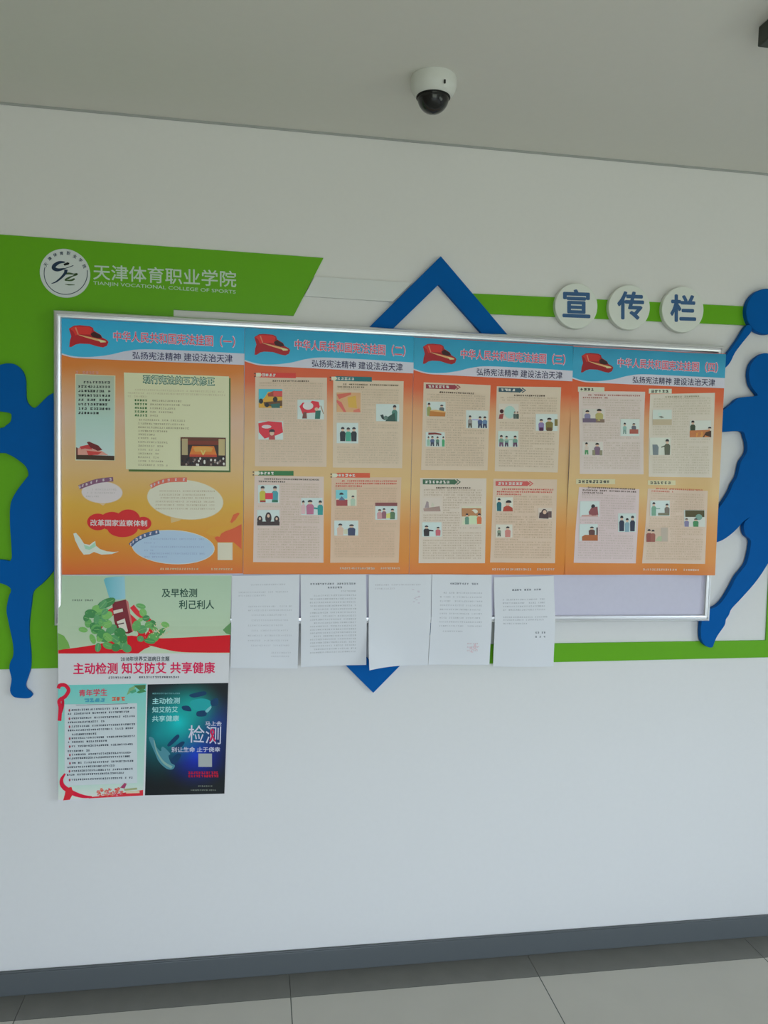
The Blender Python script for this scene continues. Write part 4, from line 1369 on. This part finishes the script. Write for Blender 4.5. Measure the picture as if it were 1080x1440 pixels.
def glow_mat():
    mt = bpy.data.materials.new('dark_teal_print')
    mt.use_nodes = True
    nt = mt.node_tree
    b = nt.nodes['Principled BSDF']
    b.inputs['Roughness'].default_value = 0.38
    b.inputs['Coat Weight'].default_value = 0.04
    b.inputs['Specular IOR Level'].default_value = 0.25
    tc = nt.nodes.new('ShaderNodeTexCoord')

    def blob(cx, cz, sx, sz, col, prev):
        mp = nt.nodes.new('ShaderNodeMapping')
        mp.inputs['Location'].default_value = (-cx / sx, 0, -cz / sz)
        mp.inputs['Scale'].default_value = (1 / sx, 0, 1 / sz)
        nt.links.new(tc.outputs['Generated'], mp.inputs['Vector'])
        gr = nt.nodes.new('ShaderNodeTexGradient')
        gr.gradient_type = 'QUADRATIC_SPHERE'
        nt.links.new(mp.outputs['Vector'], gr.inputs['Vector'])
        mx = nt.nodes.new('ShaderNodeMix')
        mx.data_type = 'RGBA'
        nt.links.new(gr.outputs['Fac'], mx.inputs['Factor'])
        if prev is None:
            mx.inputs['A'].default_value = (*alb((14, 20, 24), REF5), 1)
        else:
            nt.links.new(prev, mx.inputs['A'])
        mx.inputs['B'].default_value = (*alb(col, REF5), 1)
        return mx.outputs['Result']
    x = blob(0.62, 0.36, 0.5, 0.34, (22, 50, 190), None)
    x = blob(0.85, 0.62, 0.4, 0.34, (24, 60, 140), x)
    x = blob(0.15, 0.55, 0.5, 0.5, (10, 110, 125), x)
    x = blob(0.40, 0.66, 0.52, 0.40, (10, 185, 195), x)
    x = blob(0.58, 0.80, 0.42, 0.26, (20, 160, 160), x)
    nt.links.new(x, b.inputs['Base Color'])
    return mt


mb = MB()
S.quad(mb, [(207, 963.6), (321, 961.2), (315.3, 1119), (202.6, 1122.2)], 1, glow_mat(), 10, 14)
pic = mb.build('testing_picture', root)
mb = MB()
hand1 = smooth_closed([L(*p) for p in ((70, 665), (125, 670), (150, 760), (215, 830), (215, 790), (240, 770), (320, 850), (300, 880), (330, 960), (375, 990), (350, 1035), (280, 1030), (190, 950), (140, 840))], 4)
S.poly(mb, hand1, 2, S.c((70, 130, 150)))
S.line(mb, smooth_open([L(*p) for p in ((130, 690), (165, 830), (240, 950), (340, 1015))], 5), [1.0 + .2 * k for k in range(16)], 2.4, S.c((120, 160, 160)))
for k, pl in enumerate((((290, 740), (400, 625), (425, 660), (320, 760)), ((340, 800), (450, 710), (490, 725), (390, 830)), ((330, 930), (400, 850), (450, 870), (380, 970)))):
    S.poly(mb, smooth_closed([L(*p) for p in pl], 4), 2.2 + .05 * k, S.c((10, 56, 96)))
mb.build('reaching_hand', pic)
mb = MB()
for k, pl in enumerate((((550, 150), (720, 110), (740, 150), (600, 185)), ((460, 290), (540, 285), (570, 345), (480, 335)), ((640, 350), (740, 340), (740, 400), (640, 405)), ((800, 220), (880, 190), (880, 270), (810, 280)))):
    S.poly(mb, smooth_closed([L(*p) for p in pl], 4), 2.2 + .05 * k, S.c((10, 56, 96)))
S.poly(mb, smooth_closed([L(*p) for p in ((560, 230), (680, 195), (780, 215), (810, 270), (760, 350), (640, 340), (580, 300))], 4), 2, S.c((28, 150, 160)))
S.poly(mb, smooth_closed([L(*p) for p in ((735, 340), (795, 285), (805, 305), (760, 360))], 4), 2.4, S.c((110, 176, 190)))
mb.build('reaching_hand', pic)
mb = MB()
wt = S.c((150, 205, 215))
S.text(mb, '主动检测', [L(115, 190), L(435, 184), L(433, 255), L(113, 262)], 3, wt, 0.02)
mb.build('slogan_lettering', pic)
mb = MB()
S.text(mb, '知艾防艾', [L(113, 295), L(412, 290), L(410, 357), L(112, 364)], 3, wt, 0.02)
mb.build('slogan_lettering', pic)
mb = MB()
S.text(mb, '共享健康', [L(112, 402), L(426, 396), L(424, 462), L(110, 470)], 3, wt, 0.02)
mb.build('slogan_lettering', pic)
mb = MB()
S.marks(mb, *(L(115, 0)[0], L(435, 0)[0], L(0, 137)[1]), -0.005, 2.8, 2.2, 3, S.c((90, 150, 160)), 0, True)
wt2 = S.c((196, 204, 232))
mb.build('small_print', pic)
mb = MB()
S.text(mb, '马上去', [L(735, 465), L(925, 462), L(925, 515), L(735, 518)], 3, wt2, 0.02)
mb.build('slogan_lettering', pic)
mb = MB()
S.text(mb, '检测', [L(538, 510), L(920, 520), L(915, 735), L(535, 715)], 3, wt2, 0.004)
mb.build('slogan_lettering', pic)
mb = MB()
S.text(mb, '别让生命 止于侥幸', [L(338, 772), L(908, 768), L(906, 824), L(336, 832)], 3, wt2, 0.02)
mb.build('slogan_lettering', pic)
mb = MB()
S.rect(mb, *L(652, 846), *L(812, 1004), 3, S.c((150, 160, 168)), 1)
mb.build('blank_square', pic)
mb = MB()
S.marks(mb, L(560, 0)[0], L(890, 0)[0], L(0, 1280)[1], -0.005, 2.6, 2, 3, S.c((110, 120, 116)), 0.1, True)
S.marks(mb, L(650, 0)[0], L(830, 0)[0], L(0, 1232)[1], -0.005, 2.6, 2, 3, S.c((110, 120, 116)), 0.1, True)
mb.build('small_print', pic)
mb = MB()
S.line(mb, smooth_open([L(*p) for p in ((790, 700), (815, 640), (835, 590), (815, 560), (800, 590), (825, 650), (850, 700))], 4), 2.0, 3.6, S.c((190, 20, 80)))
mb.build('awareness_ribbon', pic)
mb = MB()
for y in (1075, 1115):
    S.marks(mb, L(535, 0)[0], L(900, 0)[0], L(0, y)[1], -0.01, 3.6, 3.8, 3, S.c((176, 20, 52)), 0, True)
o = mb.build('red_lettering', pic)

# ---------------------------------------------------------------- white notice sheets
REF6 = (194, 202, 214)
PAPER = mat('white_paper', (0.83, 0.84, 0.87), 0.7)


def paper_dep(seed, curl=0.0, fold=0.0):
    def f(x, z, u, v):
        d = 0.0385 + 0.012 * math.exp(-((v - 0.5) / 0.28) ** 2)
        d += -0.008 * max(0, v - 0.6) + 0.0022 * math.sin(u * 5 + seed) * (0.3 + v)
        d += curl * max(0, v - 0.45) ** 2 * max(0, 0.75 - u) ** 2
        d += 0.0025 * fold * math.exp(-((u - 0.62) / 0.1) ** 2) * (1 - v)
        return d
    return f


def sheet(q, seed, label, rows, col=(158, 166, 178), curl=0.0, extra=None, lay=0.0, fold=0.0):
    f0 = paper_dep(seed, curl, fold)
    S = Sheet(q, 0.044, lambda x, z, u, v: f0(x, z, u, v) + lay, REF6)
    r = empty('notice_sheet', PX(*bil(q, .5, 1), 0.044), label, 'paper', 'white notice sheets')
    mb = MB()
    S.quad(mb, q, 0, PAPER, 16, 24)
    mb.build('paper', r, smooth=True)
    mb = MB()
    for u0_, u1_, v, bold in rows:
        a, b = bil(q, u0_, v), bil(q, u1_, v)
        S.marks(mb, a[0], b[0], a[1], (b[1] - a[1]) / (b[0] - a[0]), 2.6 if not bold else 3.4, 2.0 if not bold else 2.6, 1, S.c(col if not bold else tuple(c - 45 for c in col)), 0.05, bold)
    if extra:
        extra(S, mb)
    mb.build('printed_text', r)
    return r


rows = [(.25, .8, .1, 0), (.1, .85, .18, 0), (.1, .5, .215, 0)] + [(.25, .9, .33 + k * .0405, 0) for k in range(2)] + [(random.choice((.25, .3)), random.uniform(.7, .9), .42 + k * .055, 0) for k in range(7)] + [(.6, .9, .83, 0), (.6, .88, .87, 0)]
sheet([(326.3, 810), (421.5, 808.2), (418.8, 941.4), (324, 939.8)], 0.4, 'white printed sheet taped beside the green health poster, leftmost of the five', rows, (172, 180, 194))
rows = [(.15, .85, .10, 1), (.38, .62, .14, 1)] + [(.62, .85, .18, 0)] + [(.14 if k % 4 else .2, .86, .225 + k * .0365, 0) for k in range(18)]
sheet([(422.7, 808.6), (514.8, 808), (515.4, 935.8), (423.4, 939)], 1.9, 'white sheet densely printed with a heading, second of the five from the left', rows, (160, 168, 180))


def stamp3(S, mb):
    for k in range(10):
        x, y = 585 + random.uniform(-6, 3), 832 + random.uniform(-6, 16)
        S.rect(mb, x, y, x + 3, y + 1, 1, S.c((182, 182, 200)), 1)


rows = [(.1, .85, .11, 0), (.1, .45, .15, 0)]
sheet([(518.8, 808.6), (607.4, 808), (602, 935.8), (517.2, 938.4)], 2.6, 'almost blank white sheet with a curled lower left corner above the blue tip', rows, (170, 176, 190), 0.25, stamp3, 0.001)


def stamp4(S, mb):
    for k in range(22):
        a, r = random.uniform(0, 6.28), random.uniform(2, 8)
        x, y = 664 + r * math.cos(a), 911 + r * .8 * math.sin(a)
        S.rect(mb, x, y, x + 2.4, y + .9, 1, S.c((196, 178, 194)), 1)
    for k in range(3):
        S.marks(mb, 657, 673, 905 + k * 5, 0, 2.6, 2, 1, S.c((186, 176, 190)), .1)


rows = [(.3, .78, .1, 1)] + [(.14 if k else .2, .84, .2 + k * .045, 0) for k in range(9)] + [(.2, .55, .62, 0)]
sheet([(608.2, 808), (692, 808.6), (689, 935.8), (603.2, 935.8)], 3.7, 'white printed sheet with a faint reddish stamp near its lower right corner', rows, (164, 172, 186), 0, stamp4, 0.0004, 1)


def date5(S, mb):
    for k in range(2):
        S.marks(mb, 752, 766, 889 + k * 6, 0, 3, 2.6, 1, S.c((104, 112, 124)), .1, True)


rows = [(.3, .8, .145, 1)] + [(.14, .86, .25 + k * .037, 0) for k in range(4)] + [(.14, .86, .44, 0), (.14, .84, .47, 0), (.14, .55, .51, 0)]
sheet([(695.2, 812), (779.8, 810), (780, 938.4), (694.8, 938.6)], 5.1, 'white printed sheet at the right end of the row, beside the bare board', rows, (160, 168, 182), 0, date5)

# ---------------------------------------------------------------- ceiling camera
cc = PZ(610, 109.5, ZC)
R = 0.5 * (PZ(642, 111, ZC) - PZ(577.5, 108, ZC)).length
WC = mat('camera_white_plastic', (0.74, 0.75, 0.70), 0.4)
DK = mat('camera_smoked_dome', (0.010, 0.010, 0.009), 0.08, 0, 0.5)


def zat(px, py):
    v = ray(px, py)
    t = (cc - CAM).xy.length / v.xy.length
    return CAMZ + v.z * t


ztip = zat(608.5, 160) - ZC
zring = zat(611, 137) - ZC
camr = empty('dome_camera', cc, 'white dome security camera with a black dome on the ceiling', 'security camera')
mb = MB()
mb.lathe([(R * .97, 0.0), (R, -0.004), (R, zring * .45), (R * .97, zring * .62), (R * .86, zring * .86), (R * .76, zring * 1.0), (R * .70, zring * 1.0)], cc, WC, 64)
mb.build('housing', camr, smooth=True)
mb = MB()
mb.lathe([(R * .74, zring * .99), (R * .745, zring * 1.03), (R * .71, zring * 1.06), (R * .69, zring * 1.0)], cc, mat('camera_black_trim', (0.012, 0.012, 0.01), 0.4), 64)
mb.build('trim_ring', camr, smooth=True)
mb = MB()
dr = R * .69
hgt = ztip - zring
prof = [(dr * math.cos(math.radians(a)), zring + hgt * math.sin(math.radians(a))) for a in range(0, 90, 6)] + [(0.0005, ztip)]
mb.lathe(prof, cc, DK, 48)
mb.build('dome', camr, smooth=True)
mb = MB()
sd = (CAM - cc)
sd.z = 0
sd = Matrix.Rotation(math.radians(28), 3, 'Z') @ sd.normalized()
sp = cc + sd * (R * 1.0)
mb.lathe([(0.0028, 0), (0.0028, -0.008), (0.0015, -0.009)], sp + Vector((0, 0, zring * .60)), mat('camera_screw', (0.05, 0.05, 0.045), 0.5), 12)
mb.build('lock_screw', camr)

# dark fixture at the top right
c0 = PZ(1066.3, 38, ZC)
v = ray(1066.3, 66.3)
zb = CAMZ + v.z * ((c0 - CAM).xy.length / v.xy.length)
fx = empty('ceiling_fixture', c0, 'dark grey box fixture on the ceiling, cut off by the top right corner', 'ceiling fixture')
DG = mat('fixture_dark_grey', (0.055, 0.062, 0.052), 0.45)
mb = MB()
mb.box((c0.x, c0.y - 0.22, zb), (c0.x + 0.36, c0.y, ZC), DG)
mb.build('housing', fx, bevel=0.003)
mb = MB()
mb.box((c0.x + 0.02, c0.y - 0.20, zb - 0.002), (c0.x + 0.34, c0.y - 0.02, zb), mat('fixture_cover', (0.11, 0.12, 0.105), 0.4))
mb.build('cover_plate', fx)
